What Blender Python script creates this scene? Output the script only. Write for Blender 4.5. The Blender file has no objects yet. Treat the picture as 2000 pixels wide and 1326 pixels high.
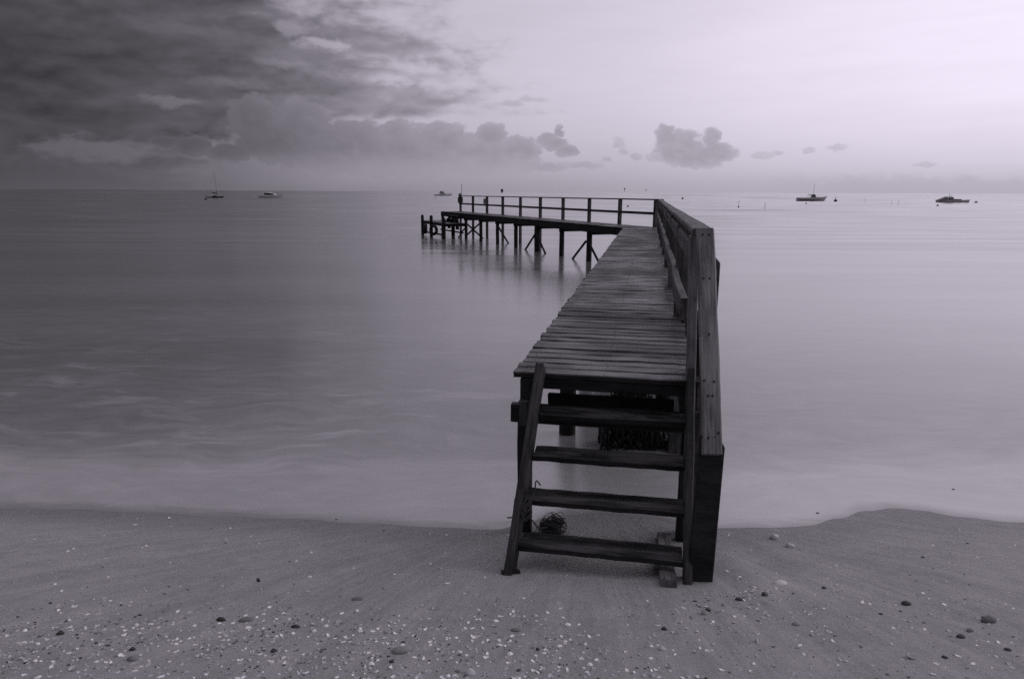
import bpy, bmesh, math, random
from mathutils import Vector, Matrix, noise as mn
random.seed(7)
R = math.radians
scene = bpy.context.scene
COL = scene.collection

# ------------------------------------------------------------------ camera
EYE = Vector((0, 0, 2.655))
PITCH = R(11.748); ROLL = 0.0045
fwd = Vector((0, math.cos(PITCH), -math.sin(PITCH)))
upv = Vector((0, math.sin(PITCH), math.cos(PITCH)))
rgt = Vector((1, 0, 0))
cr, sr = math.cos(ROLL), math.sin(ROLL)
cx = rgt * cr + upv * sr
cy = upv * cr - rgt * sr
cam = bpy.data.cameras.new('camera')
cam.lens = 24.84; cam.sensor_width = 36; cam.sensor_fit = 'HORIZONTAL'
cam.clip_start = 0.05; cam.clip_end = 60000
camo = bpy.data.objects.new('camera', cam); COL.objects.link(camo)
m = Matrix((cx, cy, -fwd)).transposed().to_4x4(); m.translation = EYE
camo.matrix_world = m
scene.camera = camo

# ------------------------------------------------------------------ node helpers
class S:
    """a socket with arithmetic"""
    def __init__(s, nt, sock): s.nt, s.k = nt, sock
    def _m(s, op, *a, clamp=False):
        n = s.nt.nodes.new('ShaderNodeMath'); n.operation = op; n.use_clamp = clamp
        for i, v in enumerate((s,) + a):
            if isinstance(v, S): s.nt.links.new(v.k, n.inputs[i])
            else: n.inputs[i].default_value = v
        return S(s.nt, n.outputs[0])
    def __add__(s, o): return s._m('ADD', o)
    def __radd__(s, o): return s._m('ADD', o)
    def __sub__(s, o): return s._m('SUBTRACT', o)
    def __rsub__(s, o): return (s * -1.0) + o
    def __mul__(s, o): return s._m('MULTIPLY', o)
    def __rmul__(s, o): return s._m('MULTIPLY', o)
    def __truediv__(s, o): return s._m('DIVIDE', o)
    def pow(s, o): return s._m('POWER', o)
    def max(s, o): return s._m('MAXIMUM', o)
    def min(s, o): return s._m('MINIMUM', o)
    def smax(s, o, d): return s._m('SMOOTH_MAX', o, d)
    def sqrt(s): return s._m('SQRT')
    def exp(s): return s._m('EXPONENT')
    def abs(s): return s._m('ABSOLUTE')
    def atan2(s, o): return s._m('ARCTAN2', o)
    def asin(s): return s._m('ARCSINE')
    def sstep(s, a, b, lo=0.0, hi=1.0):
        n = s.nt.nodes.new('ShaderNodeMapRange'); n.interpolation_type = 'SMOOTHSTEP'
        s.nt.links.new(s.k, n.inputs[0])
        for i, v in zip((1, 2, 3, 4), (a, b, lo, hi)): n.inputs[i].default_value = v
        return S(s.nt, n.outputs[0])
    def lin(s, a, b, lo=0.0, hi=1.0):
        n = s.nt.nodes.new('ShaderNodeMapRange'); n.clamp = True
        s.nt.links.new(s.k, n.inputs[0])
        for i, v in zip((1, 2, 3, 4), (a, b, lo, hi)): n.inputs[i].default_value = v
        return S(s.nt, n.outputs[0])
    def ramp(s, stops):
        """piecewise-linear function of the value through (x, y) stops"""
        x0, x1 = stops[0][0], stops[-1][0]
        n = s.nt.nodes.new('ShaderNodeValToRGB'); t = s.lin(x0, x1)
        s.nt.links.new(t.k, n.inputs[0]); e = n.color_ramp.elements
        while len(e) < len(stops): e.new(0.5)
        for el, (x, y) in zip(e, stops):
            el.position = (x - x0) / (x1 - x0)
        for el, (x, y) in zip(e, stops):
            el.color = (y, y, y, 1)
        b = s.nt.nodes.new('ShaderNodeSeparateColor'); s.nt.links.new(n.outputs[0], b.inputs[0])
        return S(s.nt, b.outputs[0])
    def mix(s, a, b):
        """a where the value is 0, b where it is 1"""
        if not isinstance(a, S) and not isinstance(b, S): return s * (b - a) + a
        if not isinstance(b, S): return (a * -1.0 + b) * s + a
        return (b - a) * s + a

def vec(nt, x, y, z=0.0):
    n = nt.nodes.new('ShaderNodeCombineXYZ')
    for i, v in enumerate((x, y, z)):
        if isinstance(v, S): nt.links.new(v.k, n.inputs[i])
        else: n.inputs[i].default_value = v
    return n.outputs[0]
def noise(nt, v, scale, detail=4, rough=0.5, dist=0.0, lac=2.0):
    n = nt.nodes.new('ShaderNodeTexNoise'); nt.links.new(v, n.inputs['Vector'])
    n.inputs['Scale'].default_value = scale; n.inputs['Detail'].default_value = detail
    n.inputs['Roughness'].default_value = rough; n.inputs['Distortion'].default_value = dist
    n.inputs['Lacunarity'].default_value = lac
    return S(nt, n.outputs[0])
def voro(nt, v, scale, smooth=0.6, detail=0.0):
    n = nt.nodes.new('ShaderNodeTexVoronoi'); n.feature = 'SMOOTH_F1'; nt.links.new(v, n.inputs['Vector'])
    n.inputs['Scale'].default_value = scale; n.inputs['Smoothness'].default_value = smooth
    n.inputs['Detail'].default_value = detail
    return S(nt, n.outputs['Distance'])
TINT = (1.0, 0.922, 1.09)
def grey(nt, v, tint=TINT):
    """a neutral value given the lilac cast of the evening"""
    n = nt.nodes.new('ShaderNodeCombineColor')
    for i, c in enumerate(tint):
        nt.links.new((v * c).k, n.inputs[i])
    return n.outputs[0]

# ------------------------------------------------------------------ sky
SUN_AZ, SUN_EL = R(78), R(24)
world = bpy.data.worlds.new('World'); scene.world = world; world.use_nodes = True
nt = world.node_tree; nt.nodes.clear()
out = nt.nodes.new('ShaderNodeOutputWorld'); bg = nt.nodes.new('ShaderNodeBackground')
nt.links.new(bg.outputs[0], out.inputs[0]); bg.inputs[1].default_value = 0.1
sky = nt.nodes.new('ShaderNodeTexSky'); sky.sky_type = 'NISHITA'; sky.sun_disc = False
sky.sun_elevation = SUN_EL; sky.sun_rotation = SUN_AZ; sky.air_density = 1.0; sky.dust_density = 2.0
bw = nt.nodes.new('ShaderNodeRGBToBW'); nt.links.new(sky.outputs[0], bw.inputs[0])
nish = S(nt, bw.outputs[0])
tc = nt.nodes.new('ShaderNodeTexCoord'); sx = nt.nodes.new('ShaderNodeSeparateXYZ')
nt.links.new(tc.outputs['Generated'], sx.inputs[0])
dx, dy, dz = (S(nt, sx.outputs[i]) for i in range(3))
U = dx.atan2(dy) * 57.29578                     # azimuth, degrees, 0 = out over the pier
V = dz.max(-0.999).min(0.999).asin() * 57.29578   # elevation
Vp = V.max(0.0)
# --- clear sky: haze at the horizon, brightest low above the hidden sun
clear_hi = U.ramp([(-180, .16), (-90, .18), (-36, .28), (-20, .40), (-12, .51), (0, .60), (10, .69), (19, .80), (30, .90), (40, .95), (70, .85), (110, .45), (180, .16)])
zen = V.sstep(30, 80)
side = V.ramp([(0, .84), (3, .90), (6, .97), (9, 1.0), (12, .98), (15, .95), (24, .95), (45, .92), (90, .90)])
clear = zen.mix(clear_hi * side, .60)
clear = clear * 0.96 + (nish * 0.012).min(0.05)
# --- the clouds' turbulence, in degrees of sky
def n2(su, sv, seed, detail=4, rough=.55, dist=0.0, u=None, v=None):
    return noise(nt, vec(nt, (u or U) * su, (v or V) * sv, seed), 1.0, detail, rough, dist)
wu = n2(.35, .7, 3.1) - .5; ww = n2(.35, .7, 9.7) - .5
wu2 = n2(1.5, 2.2, 13.1, 3) - .5; ww2 = n2(1.5, 2.2, 19.7, 3) - .5
Uw, Vw = U + wu * 3.2 + wu2 * .55, V + ww * 1.4 + ww2 * .30
Ub, Vb = U + wu2 * .9, V + ww2 * .5                     # lightly stirred, for the heaped clouds
strat = n2(.07, .42, 6.0, 5, .56, .2)                    # long layers
layer = n2(.16, 1.1, 7.5, 4, .55, .3)
broad = n2(.045, .13, 2.0, 3, .5)
fine = n2(.55, 1.0, 1.0, 5, .6, .25)
heap = n2(.24, .60, 23.0, 5, .5, .35)
heapv = n2(.24, .60, 23.0, 5, .5, .35, None, V + .55)   # the same heaps a little higher: which side of a heap one sees
Uh, Vh = U + wu * 3.0 + wu2 * 2.6, V + ww * 1.2 + ww2 * 1.3
fineb = n2(.95, 1.5, 31.0, 5, .62, .3)
puffa = voro(nt, vec(nt, Ub * .75, Vb * 1.05, 4.0), 1.0, .35, 1.0)   # cauliflower heads
puffb = voro(nt, vec(nt, Ub * 1.7, Vb * 2.2, 8.0), 1.0, .3, 0.0)
puff = (puffa - .40) * .85 + (puffb - .38) * .22
def blob(u, v, ru, rt, rb, uu=None, vv=None):
    a = ((uu or Ub) - u) / ru
    t = (vv or Vb) - v
    b = t.max(0.0) / rt - (t.min(0.0) / rb)
    return 1.0 - (a * a + b * b).sqrt()
# --- the high bank on the left, its ragged edge leaning into the clear sky
edge = V.lin(0, 30).ramp([(0, .20), (.10, .30), (.155, .44), (.20, .54), (.235, .51), (.27, .47), (.30, .475), (.345, .505), (.375, .485), (.41, .44), (.45, .40), (.52, .38), (.7, .36), (1, .34)]) * 60 - 34
bank = (edge - U) * V.lin(11, 19, .15, .045) + .40 + (strat - .5) * 2.6 + (layer - .5) * 1.6 + (heap - .5) * 2.4 + (fine - .5) * 1.8 - puff * .45
gaps = 0.0 * U
for u, v, ru, rv, k in [(-24.9, 6.15, 3.0, .55, .75), (-29.0, 2.7, 6.5, 1.1, .9), (-22.5, 2.9, 4.5, 1.1, .95), (-19.0, 1.9, 5.0, .9, .8), (-16.4, 11.4, 2.0, .7, .4), (-14.2, 10.5, 2.4, .5, .7),
                        (-9.4, 8.2, 2.6, .6, .9), (-16.4, 5.3, 1.8, .6, .6), (-12.3, 4.9, 1.8, .8, .95), (-9.8, 4.9, 2.4, .8, 1.0), (-17.5, 9.2, 3.5, .5, .35), (-21.0, 7.6, 4.0, .5, .25)]:
    gaps = gaps.max((blob(u, v, ru, rv, rv, Uw, Vw) * 1.3 + (fine - .5) * 2.2 + (heap - .5) * 1.2).sstep(.05, 1.0) * k)
bank = bank - (1.0 - V.sstep(3.4, 6.0)) * U.sstep(-23, -11) * 6.0
bank_a = bank.sstep(-0.45, 1.3) * (1.0 - gaps) * (1.0 - V.sstep(30, 60))
# --- low cumulus and the far heaps
pn = puff * -.45 + (fine - .5) * 1.3 + (fineb - .5) * 1.5
cu = blob(-9.0, 2.3, 11.5, 3.4, 1.5)
for b in [(-3.0, 1.9, 6.4, 2.9, .8), (-1.7, 4.3, 1.5, 1.2, 1.0), (-5.6, 4.2, 2.6, 1.4, 1.4), (-12.5, 3.3, 4.5, 2.6, 1.6), (-15.8, 5.0, 2.6, 2.1, 1.8), (-19.4, 5.2, 2.2, 2.0, 1.8), (-9.0, 4.4, 1.6, 1.4, 1.4), (-17.5, 3.4, 4.2, 2.4, 1.3), (-23.6, 3.2, 1.5, .8, .9), (-21.2, 2.6, 2.0, .9, .5), (-25.4, 3.4, 1.2, .4, .4),
          (0.4, 3.0, 2.2, 1.6, 1.2), (2.7, 4.0, 1.0, .7, .7), (3.6, 4.6, .5, .6, .6), (4.3, 3.1, 1.1, .7, .5), (3.3, 3.7, 1.2, .7, .7)]:
    cu = cu.max(blob(*b))
cuA = cu * 2.5 + pn * .95 - .05
mid = blob(13.0, 3.0, 2.4, 1.75, 1.0)
for b in [(11.7, 4.35, .9, 1.0, 1.2), (12.9, 4.1, 1.5, .75, 1.2), (15.2, 4.1, .75, .9, 1.8), (15.4, 2.9, 2.1, 1.0, .8), (14.2, 2.6, 2.6, .7, .9)]:
    mid = mid.max(blob(*b))
cuB = mid * 2.1 + puff * -.35 + (fine - .5) * 1.3 + (fineb - .5) * 1.7 + .10
few = blob(8.2, 3.75, .6, .6, .55)
for b in [(8.6, 3.05, .55, .35, .3), (9.6, 2.65, .65, .4, .28), (11.0, 2.6, .95, .5, .3), (7.4, 2.55, .55, .28, .28), (5.6, 2.1, 1.8, .45, .35), (2.8, 1.9, 2.2, .65, .4),
          (18.8, 2.75, 1.0, .36, .28), (20.0, 2.9, .7, .28, .22), (22.0, 3.05, .65, .38, .28), (23.9, 3.2, .8, .45, .32), (29.5, 1.95, 1.0, .3, .22)]:
    few = few.max(blob(*b))
few = few * 1.6 + puff * -.3 + (fine - .5) * 1.6 + (fineb - .5) * 1.8 + .05
wis = blob(-.2, 6.75, 1.2, .4, .3)
for b in [(1.4, 6.9, 1.6, .4, .3), (-4.9, 7.3, 1.0, .45, .35), (-3.3, 6.9, 1.2, .35, .3), (-10.8, 12.0, 3.0, .9, .7), (-7.2, 10.3, 2.8, .8, .6), (-6.2, 8.6, 2.2, .5, .4)]:
    wis = wis.max(blob(*b, Uw, Vw))
wis = wis * 1.6 + (layer - .5) * 3.0 + (fine - .5) * 1.4 - .25
soft = V.sstep(1.2, 3.4)
cuA_a, cuB_a = cuA.sstep(-.05, .45) * (soft * .75 + .25), cuB.sstep(-.08, .55) * (V.sstep(.8, 2.8) * .4 + .6)
few_a = (few.sstep(0.0, .8) * .72).max(wis.sstep(0.0, 1.0) * .75)
# a long low shelf over the right horizon and a dim one over the left
shelf_a = ((1.5 - puff * .5 + (fine - .5) * .8 + (fineb - .5) * .8 - V) * 1.6).sstep(-.35, 1.2) * U.sstep(14, 26) * .5
shelf_l = ((2.1 - puff * 1.0 + (fine - .5) * 1.4 - V) * 1.4).sstep(0.0, .7) * (1.0 - U.sstep(-30, -19)) * .75
# --- tones: dark where the bank is thick, paler towards the light
tone = U.ramp([(-180, .12), (-90, .10), (-50, .078), (-35, .074), (-27, .094), (-20, .130), (-14, .205), (-9, .275), (-4, .335), (2, .375), (10, .41), (18, .45), (30, .53), (70, .5), (110, .30), (180, .12)])
shade = (strat - .5) * .9 + (layer - .5) * .35 + (fine - .5) * .3 + (broad - .5) * 1.1 + (heapv - heap) * 1.0 - (heap - .5) * .6 - puff * .14
bank_c = tone * (1.0 + shade * .78 * (1.0 - V.sstep(20, 60) * .5)) * V.ramp([(0, 1.0), (6, .96), (9, .92), (13, 1.06), (30, 1.3), (60, 1.6)])
thin = 1.0 - bank.sstep(0.1, 1.9)
bank_c = bank_c + thin * clear * .16
low_c = tone * (1.06 + (fine - .5) * .3 + (fineb - .5) * .22 - puff * .16 + (broad - .5) * .3 + (V - 2.8) * .05)
hz = U.ramp([(-180, .12), (-90, .11), (-36, .092), (-26, .125), (-18, .175), (-10, .25), (-4, .305), (4, .35), (12, .40), (20, .44), (36, .47), (70, .45), (110, .30), (180, .12)])
# --- put the layers together, farthest first
c = clear * (1.0 + (layer - .5) * .10 + (strat - .5) * .10)
hzf = ((V.max(0.0) * -0.34).exp() * .9).min(1.0)
c = hzf.mix(c, hz)
# half-lit cloud and haze fill the gaps under the bank
veil = (1.0 - U.sstep(-20, -5)) * (1.0 - V.sstep(8, 12)) * .85
c = veil.mix(c, tone * (1.45 + (fine - .5) * .3))
c = shelf_a.mix(c, hz * .88)
c = cuB_a.mix(c, low_c * (1.02 - cuB.sstep(.1, 1.3) * .12))
c = few_a.mix(c, low_c * 1.08)
c = bank_a.mix(c, bank_c)
c = cuA_a.mix(c, low_c * (1.03 - cuA.sstep(.1, 1.6) * .12))
c = shelf_l.mix(c, hz * .86)
near_h = (V.max(0.0) * -1.0).exp() * .75
c = near_h.mix(c, hz)
c = V.lin(-2.0, 0.0).mix(hz * .5, c)
nt.links.new(grey(nt, c.max(0.01) * 10.0), bg.inputs[0])
world.cycles.sampling_method = 'MANUAL'; world.cycles.sample_map_resolution = 1024

# ------------------------------------------------------------------ sun behind thin cloud
sun = bpy.data.lights.new('sun', 'SUN'); sun.energy = 0.5; sun.angle = R(40); sun.color = (1, .93, .98)
suno = bpy.data.objects.new('sun', sun); COL.objects.link(suno)
sd = Vector((math.sin(SUN_AZ) * math.cos(SUN_EL), math.cos(SUN_AZ) * math.cos(SUN_EL), math.sin(SUN_EL)))
suno.rotation_euler = (-sd).to_track_quat('-Z', 'Y').to_euler(); suno.location = (40, 50, 30)

vs = scene.view_settings
vs.view_transform = 'Standard'; vs.look = 'None'; vs.exposure = 0.0; vs.gamma = 1.0; vs.use_curve_mapping = False
scene.cycles.use_denoising = False
scene.cycles.max_bounces = 6; scene.cycles.caustics_reflective = False; scene.cycles.caustics_refractive = False

# ------------------------------------------------------------------ object helpers
def tag(o, label=None, cat=None, group=None, kind=None):
    for k, v in (('label', label), ('category', cat), ('group', group), ('kind', kind)):
        if v: o[k] = v
    return o
def thing(name, label, cat, loc=(0, 0, 0), rotz=0.0, group=None):
    o = bpy.data.objects.new(name, None); COL.objects.link(o); o.location = loc; o.rotation_euler = (0, 0, rotz)
    o.empty_display_size = 0.2
    return tag(o, label, cat, group)
def link(name, me, mat=None, parent=None):
    o = bpy.data.objects.new(name, me); COL.objects.link(o)
    if mat and not me.materials: me.materials.append(mat)
    if parent: o.parent = parent
    return o
def mesh(name, verts, faces, smooth=False):
    me = bpy.data.meshes.new(name); me.from_pydata([tuple(v) for v in verts], [], faces); me.update()
    if smooth: me.polygons.foreach_set('use_smooth', [True] * len(me.polygons))
    return me
def frame(d, up=Vector((0, 0, 1))):
    x = d.normalized(); y = up.cross(x)
    if y.length < 1e-4: y = Vector((0, 1, 0)).cross(x)
    y.normalize(); z = x.cross(y)
    return Matrix((x, y, z)).transposed()
def timber_mesh(name, ln, w, h, n=4, ch=.006, jit=.003, jend=.004, rnd=random):
    """a sawn timber along +X (0..ln), chamfered, its faces slightly uneven"""
    v, f = [], []
    prof = [(-w/2 + ch, -h/2), (w/2 - ch, -h/2), (w/2, -h/2 + ch), (w/2, h/2 - ch), (w/2 - ch, h/2), (-w/2 + ch, h/2), (-w/2, h/2 - ch), (-w/2, -h/2 + ch)]
    for i in range(n + 1):
        x = ln * i / n
        dy, dz, sc = rnd.uniform(-jit, jit), rnd.uniform(-jit, jit) * .6, 1 + rnd.uniform(-jit, jit) / w
        for (py, pz) in prof:
            ex = rnd.uniform(-jend, jend) if i in (0, n) else 0
            v.append((x + ex, py * sc + dy, pz + dz))
    for i in range(n):
        for k in range(8):
            a, b = i * 8 + k, i * 8 + (k + 1) % 8
            f.append((a, a + 8, b + 8, b))
    f.append(tuple(range(8))); f.append(tuple(reversed(range(n * 8, n * 8 + 8))))
    return mesh(name, v, f)
def shaded_sides(me, side_mat):
    """bleached upper face; shade of gaps and fronts painted into the dark sides"""
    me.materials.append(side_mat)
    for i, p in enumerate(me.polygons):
        if i >= len(me.polygons) - 2 or i % 8 in (0, 1, 2, 6, 7): p.material_index = 1  # darker slot on sides, underside and ends stands in for shade
def timber(name, p0, p1, w, h, mat, parent, up=Vector((0, 0, 1)), n=4, ch=.006, jit=.003):
    p0, p1 = Vector(p0), Vector(p1); d = p1 - p0
    o = link(name, timber_mesh(name, d.length, w, h, n, ch, jit), mat, parent)
    mw = frame(d, up).to_4x4(); mw.translation = p0 - (parent.location if parent else Vector())
    o.matrix_local = mw
    return o
def tube_geo(pts, rad, sides=6, cap=True):
    v, f = [], []
    pts = [Vector(p) for p in pts]; n = len(pts)
    pr = None
    for i, p in enumerate(pts):
        d = (pts[min(i + 1, n - 1)] - pts[max(i - 1, 0)])
        d = d.normalized() if d.length > 1e-9 else Vector((0, 0, 1))
        if pr is None:
            a = d.orthogonal().normalized()
        else:
            a = pr - d * pr.dot(d); a = a.normalized() if a.length > 1e-6 else d.orthogonal().normalized()
        pr = a; b = d.cross(a)
        r = rad(i / (n - 1)) if callable(rad) else rad
        for k in range(sides):
            t = 2 * math.pi * k / sides
            v.append(p + a * (math.cos(t) * r) + b * (math.sin(t) * r))
    for i in range(n - 1):
        for k in range(sides):
            a, b = i * sides + k, i * sides + (k + 1) % sides
            f.append((a, b, b + sides, a + sides))
    if cap:
        f.append(tuple(reversed(range(sides)))); f.append(tuple(range((n - 1) * sides, n * sides)))
    return v, f
def joined(geos):
    v, f = [], []
    for gv, gf in geos:
        o = len(v); v += list(gv); f += [tuple(i + o for i in q) for q in gf]
    return v, f
def pole(name, base, top, r, mat, parent, sides=14, round_top=False, taper=.94, n=5):
    """a round driven pile standing along +X of its own mesh"""
    base, top = Vector(base), Vector(top); ln = (top - base).length
    pts = [(ln * i / n, random.uniform(-.006, .006), random.uniform(-.006, .006)) for i in range(n + 1)]
    rr = lambda t: r * (1 + (taper - 1) * t) * (1 + .02 * math.sin(t * 9))
    v, f = tube_geo(pts, rr, sides, not round_top)
    if round_top:
        f.append(tuple(reversed(range(sides)))); last = n * sides
        e = r * taper
        for j in range(1, 5):
            a = j / 5 * math.pi / 2
            for k in range(sides):
                p = v[last + k]; cen = Vector(pts[-1]); q = (Vector(p) - cen)
                v.append(cen + q * math.cos(a) + Vector((math.sin(a) * e * .9, 0, 0)))
            o = n * sides + (j - 1) * sides
            for k in range(sides):
                f.append((o + k, o + (k + 1) % sides, o + sides + (k + 1) % sides, o + sides + k))
        f.append(tuple(range(len(v) - sides, len(v))))
    o = link(name, mesh(name, v, f, True), mat, parent)
    mw = frame(top - base).to_4x4(); mw.translation = base - (parent.location if parent else Vector())
    o.matrix_local = mw
    return o

# ------------------------------------------------------------------ materials
def newmat(name):
    mt = bpy.data.materials.new(name); mt.use_nodes = True; n = mt.node_tree; n.nodes.clear()
    o = n.nodes.new('ShaderNodeOutputMaterial'); b = n.nodes.new('ShaderNodeBsdfPrincipled')
    n.links.new(b.outputs[0], o.inputs[0]); return mt, n, b
def objco(n, kind='Object'):
    t = n.nodes.new('ShaderNodeTexCoord'); s = n.nodes.new('ShaderNodeSeparateXYZ'); n.links.new(t.outputs[kind], s.inputs[0])
    return tuple(S(n, s.outputs[i]) for i in range(3))
def worldco(n):
    t = n.nodes.new('ShaderNodeNewGeometry'); s = n.nodes.new('ShaderNodeSeparateXYZ'); n.links.new(t.outputs['Position'], s.inputs[0])
    return tuple(S(n, s.outputs[i]) for i in range(3))
def rnd_of(n):
    t = n.nodes.new('ShaderNodeObjectInfo'); return S(n, t.outputs['Random'])
def put(n, b, sock, v):
    if isinstance(v, S): n.links.new(v.k, b.inputs[sock])
    elif hasattr(v, 'is_linked') or hasattr(v, 'links'): n.links.new(v, b.inputs[sock])
    else: b.inputs[sock].default_value = v
def bump(n, b, h, strength=.4, dist=.01):
    q = n.nodes.new('ShaderNodeBump'); q.inputs['Strength'].default_value = strength; q.inputs['Distance'].default_value = dist
    n.links.new(h.k, q.inputs['Height']); n.links.new(q.outputs[0], b.inputs['Normal'])
def wood(name, lo, hi, rough=(.45, .75), stretch=1.0, wear=.35, knots=False, var=.45, sp=.35, damp=False):
    mt, n, b = newmat(name); x, y, z = objco(n); r = rnd_of(n)
    ox = x * (2.6 * stretch) + r * 61.0
    v1 = vec(n, ox, y * 26.0 + r * 17.0, z * 26.0)
    grain = noise(n, v1, 1.0, 7, .62, .35)
    v2 = vec(n, ox * .9, y * 110.0, z * 110.0 + r * 9.0)
    fibre = noise(n, v2, 1.0, 4, .6)
    blotch = noise(n, vec(n, x * 2.6 + r * 33.0, y * 7.0, z * 7.0), 1.0, 5, .6)
    t = grain * .50 + fibre * .30 + blotch * .50
    f = t.sstep(.52, .78)
    cracks = 1.0 - (noise(n, vec(n, ox * .55, y * 60.0 + r * 5.0, z * 60.0), 1.0, 2, .5) - .5).abs().sstep(0.0, .018) 
    col = f.mix(lo, hi) * (1.0 - var * .5 + r * var)
    col = col * (1.0 - cracks * .55)
    col = col * (1.0 - wear * (1.0 - blotch.sstep(.30, .52)))
    if knots:
        kn = voro(n, vec(n, x * 5.2 + r * 7.0, y * 9.0, z * .1), 1.0, .15)
        ring = (kn * 52.0)._m('SINE') * .5 + .5
        near = 1.0 - kn.sstep(.16, .45)
        col = col * (1.0 - near * ring * .28) * (1.0 - (1.0 - kn.sstep(.05, .10)) * .7)
        wavy = ((y * 150.0) + noise(n, vec(n, x * 2.2, y * 10.0, 1.0), 1.0, 3, .5) * 22.0)._m('SINE') * .5 + .5
        col = col * (1.0 - wavy * .16)
    if damp:
        wx_, wy_, wz_ = worldco(n)
        patch = noise(n, vec(n, wx_ * .8, wy_ * .8, 0.0), 1.0, 3, .55)
        put(n, b, 'Roughness', (blotch * .4 + patch * .6).sstep(.38, .62, rough[0], rough[1]))
        col = col * patch.sstep(.35, .65, .72, 1.15)
    else:
        put(n, b, 'Roughness', blotch.sstep(.3, .7, rough[0], rough[1]))
    put(n, b, 'Base Color', grey(n, col, (1, .99, 1.0)))
    put(n, b, 'Specular IOR Level', sp)
    bump(n, b, grain * .6 + fibre * .5 - cracks * .8, .55, .006)
    return mt
M = {}
M['deck'] = wood('deck_wood', .012, .125, (.30, .75), wear=.65, var=1.0, sp=.42, damp=True)
M['rail'] = wood('rail_wood', .018, .115, (.5, .8), wear=.3)
M['pale'] = wood('hand_rail_wood', .12, .27, (.5, .75), wear=.2, knots=True, var=.1)
M['dark'] = wood('wet_and_shaded_timber', .007, .026, (.5, .85), wear=.5, sp=.25)  # wet timbers; also paints the shade on plank and tread sides
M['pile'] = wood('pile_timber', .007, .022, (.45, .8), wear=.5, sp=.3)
M['step'] = wood('stair_wood', .003, .075, (.5, .85), wear=.9, var=.2, sp=.25)
M['string'] = wood('stringer_wood', .008, .070, (.5, .8), wear=.4, var=.15)
M['sill'] = wood('sanded_timber', .08, .20, (.7, .9), wear=.3)
def plain(name, v, rough=.5, spec=.4, nz=.15, sc=6.0, metal=0.0):
    mt, n, b = newmat(name); x, y, z = objco(n)
    k = noise(n, vec(n, x, y, z), sc, 4, .6)
    put(n, b, 'Base Color', grey(n, (k - .5) * (nz * 2 * v) + v, (1, .99, 1.0))); b.inputs['Roughness'].default_value = rough
    b.inputs['Specular IOR Level'].default_value = spec; b.inputs['Metallic'].default_value = metal
    return mt
M['nail'] = plain('nail_head', .01, .5, .3)
M['rubber'] = plain('rubber', .012, .6, .3)
M['rope'] = plain('rope_fibre', .06, .85, .15, .4, 40.0)
M['weed'] = plain('weed', .010, .5, .4, .5, 20.0)
M['hull_white'] = plain('hull_white', .62, .4)
M['hull_grey'] = plain('hull_grey', .66, .45)
M['hull_dark'] = plain('hull_dark', .012, .4)
M['boot'] = plain('boot_stripe', .10, .5)
M['cabin'] = plain('cabin_paint', .68, .4)
M['glass'] = plain('tinted_glass', .012, .12, .6)
M['canvas'] = plain('canvas_cover', .18, .8)
M['metal'] = plain('grey_metal', .12, .4, .5)
M['float'] = plain('float', .06, .5)
M['sign'] = plain('sign_panel', .24, .6)

# ------------------------------------------------------------------ beach
PROF = [(-60, 4.2), (-30, 3.2), (-8, 1.9), (0, 1.02), (2.5, .66), (3.0, .58), (3.8, .455), (4.5, .285), (5.2, .125), (6.0, .03), (6.8, -.025), (8, -.09), (12, -.3), (30, -1.0), (100, -3.0), (400, -8.0)]
def prof(y):
    for (a, za), (b, zb) in zip(PROF, PROF[1:]):
        if y <= b:
            t = (y - a) / (b - a); return za + (zb - za) * t
    return PROF[-1][1]
def smooth_prof(y): return (prof(y - .3) + 2 * prof(y) + prof(y + .3)) / 4
def g2(x, y, cx_, cy_, rx, ry): return math.exp(-((x - cx_) / rx) ** 2 - ((y - cy_) / ry) ** 2)
def ground(x, y):
    z = smooth_prof(y)
    if -30 < y < 12:
        z += .022 * mn.noise((x * .55, y * .8, 2.3)) + .008 * mn.noise((x * 2.1, y * 2.4, 5.0))
        z += .03 * g2(x, y, 1.38, 3.95, .16, .42) - .02 * g2(x, y, 1.62, 4.15, .14, .35)
        z -= .025 * g2(x, y, .55, 3.95, .5, .25) + .02 * g2(x, y, -.12, 3.95, .14, .2)
        z += .012 * g2(x, y, -.25, 3.75, .12, .2)
    return z
# how far up the beach the last wave reached
EDGE = [(-40, 5.4), (-8, 5.35), (-4.1, 5.33), (-3.5, 5.33), (-2.85, 5.30), (-2.4, 5.21), (-1.75, 5.12), (-1.15, 5.0), (-.58, 4.90), (-.14, 4.83), (.1, 5.0), (.3, 5.24), (.7, 5.30), (1.1, 5.18), (1.33, 4.95), (1.6, 4.90), (1.95, 4.93), (2.25, 4.99), (2.6, 5.18), (2.92, 5.42), (3.18, 5.52), (3.4, 5.46), (3.62, 5.28), (3.95, 5.12), (6, 5.2), (40, 5.3)]
def edge_y(x):
    for (a, ya), (b, yb) in zip(EDGE, EDGE[1:]):
        if x <= b:
            t = (x - a) / (b - a); t = t * t * (3 - 2 * t)
            return ya + (yb - ya) * t + .03 * mn.noise((x * 2.1, 7, 1)) + .010 * mn.noise((x * 9, 3, 1))
    return EDGE[-1][1]
def axis(spans):
    r = []
    for a, b, n in spans: r += [a + (b - a) * i / n for i in range(n)]
    return r + [spans[-1][1]]
xs = axis([(-60, -12, 24), (-12, -5, 40), (-5, 5.5, 330), (5.5, 12, 40), (12, 60, 24)])
ys = axis([(-60, -6, 30), (-6, 2, 40), (2, 6.2, 170), (6.2, 12, 40), (12, 60, 30), (60, 400, 10)])
V_, F_ = [], []
wet = []
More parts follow.
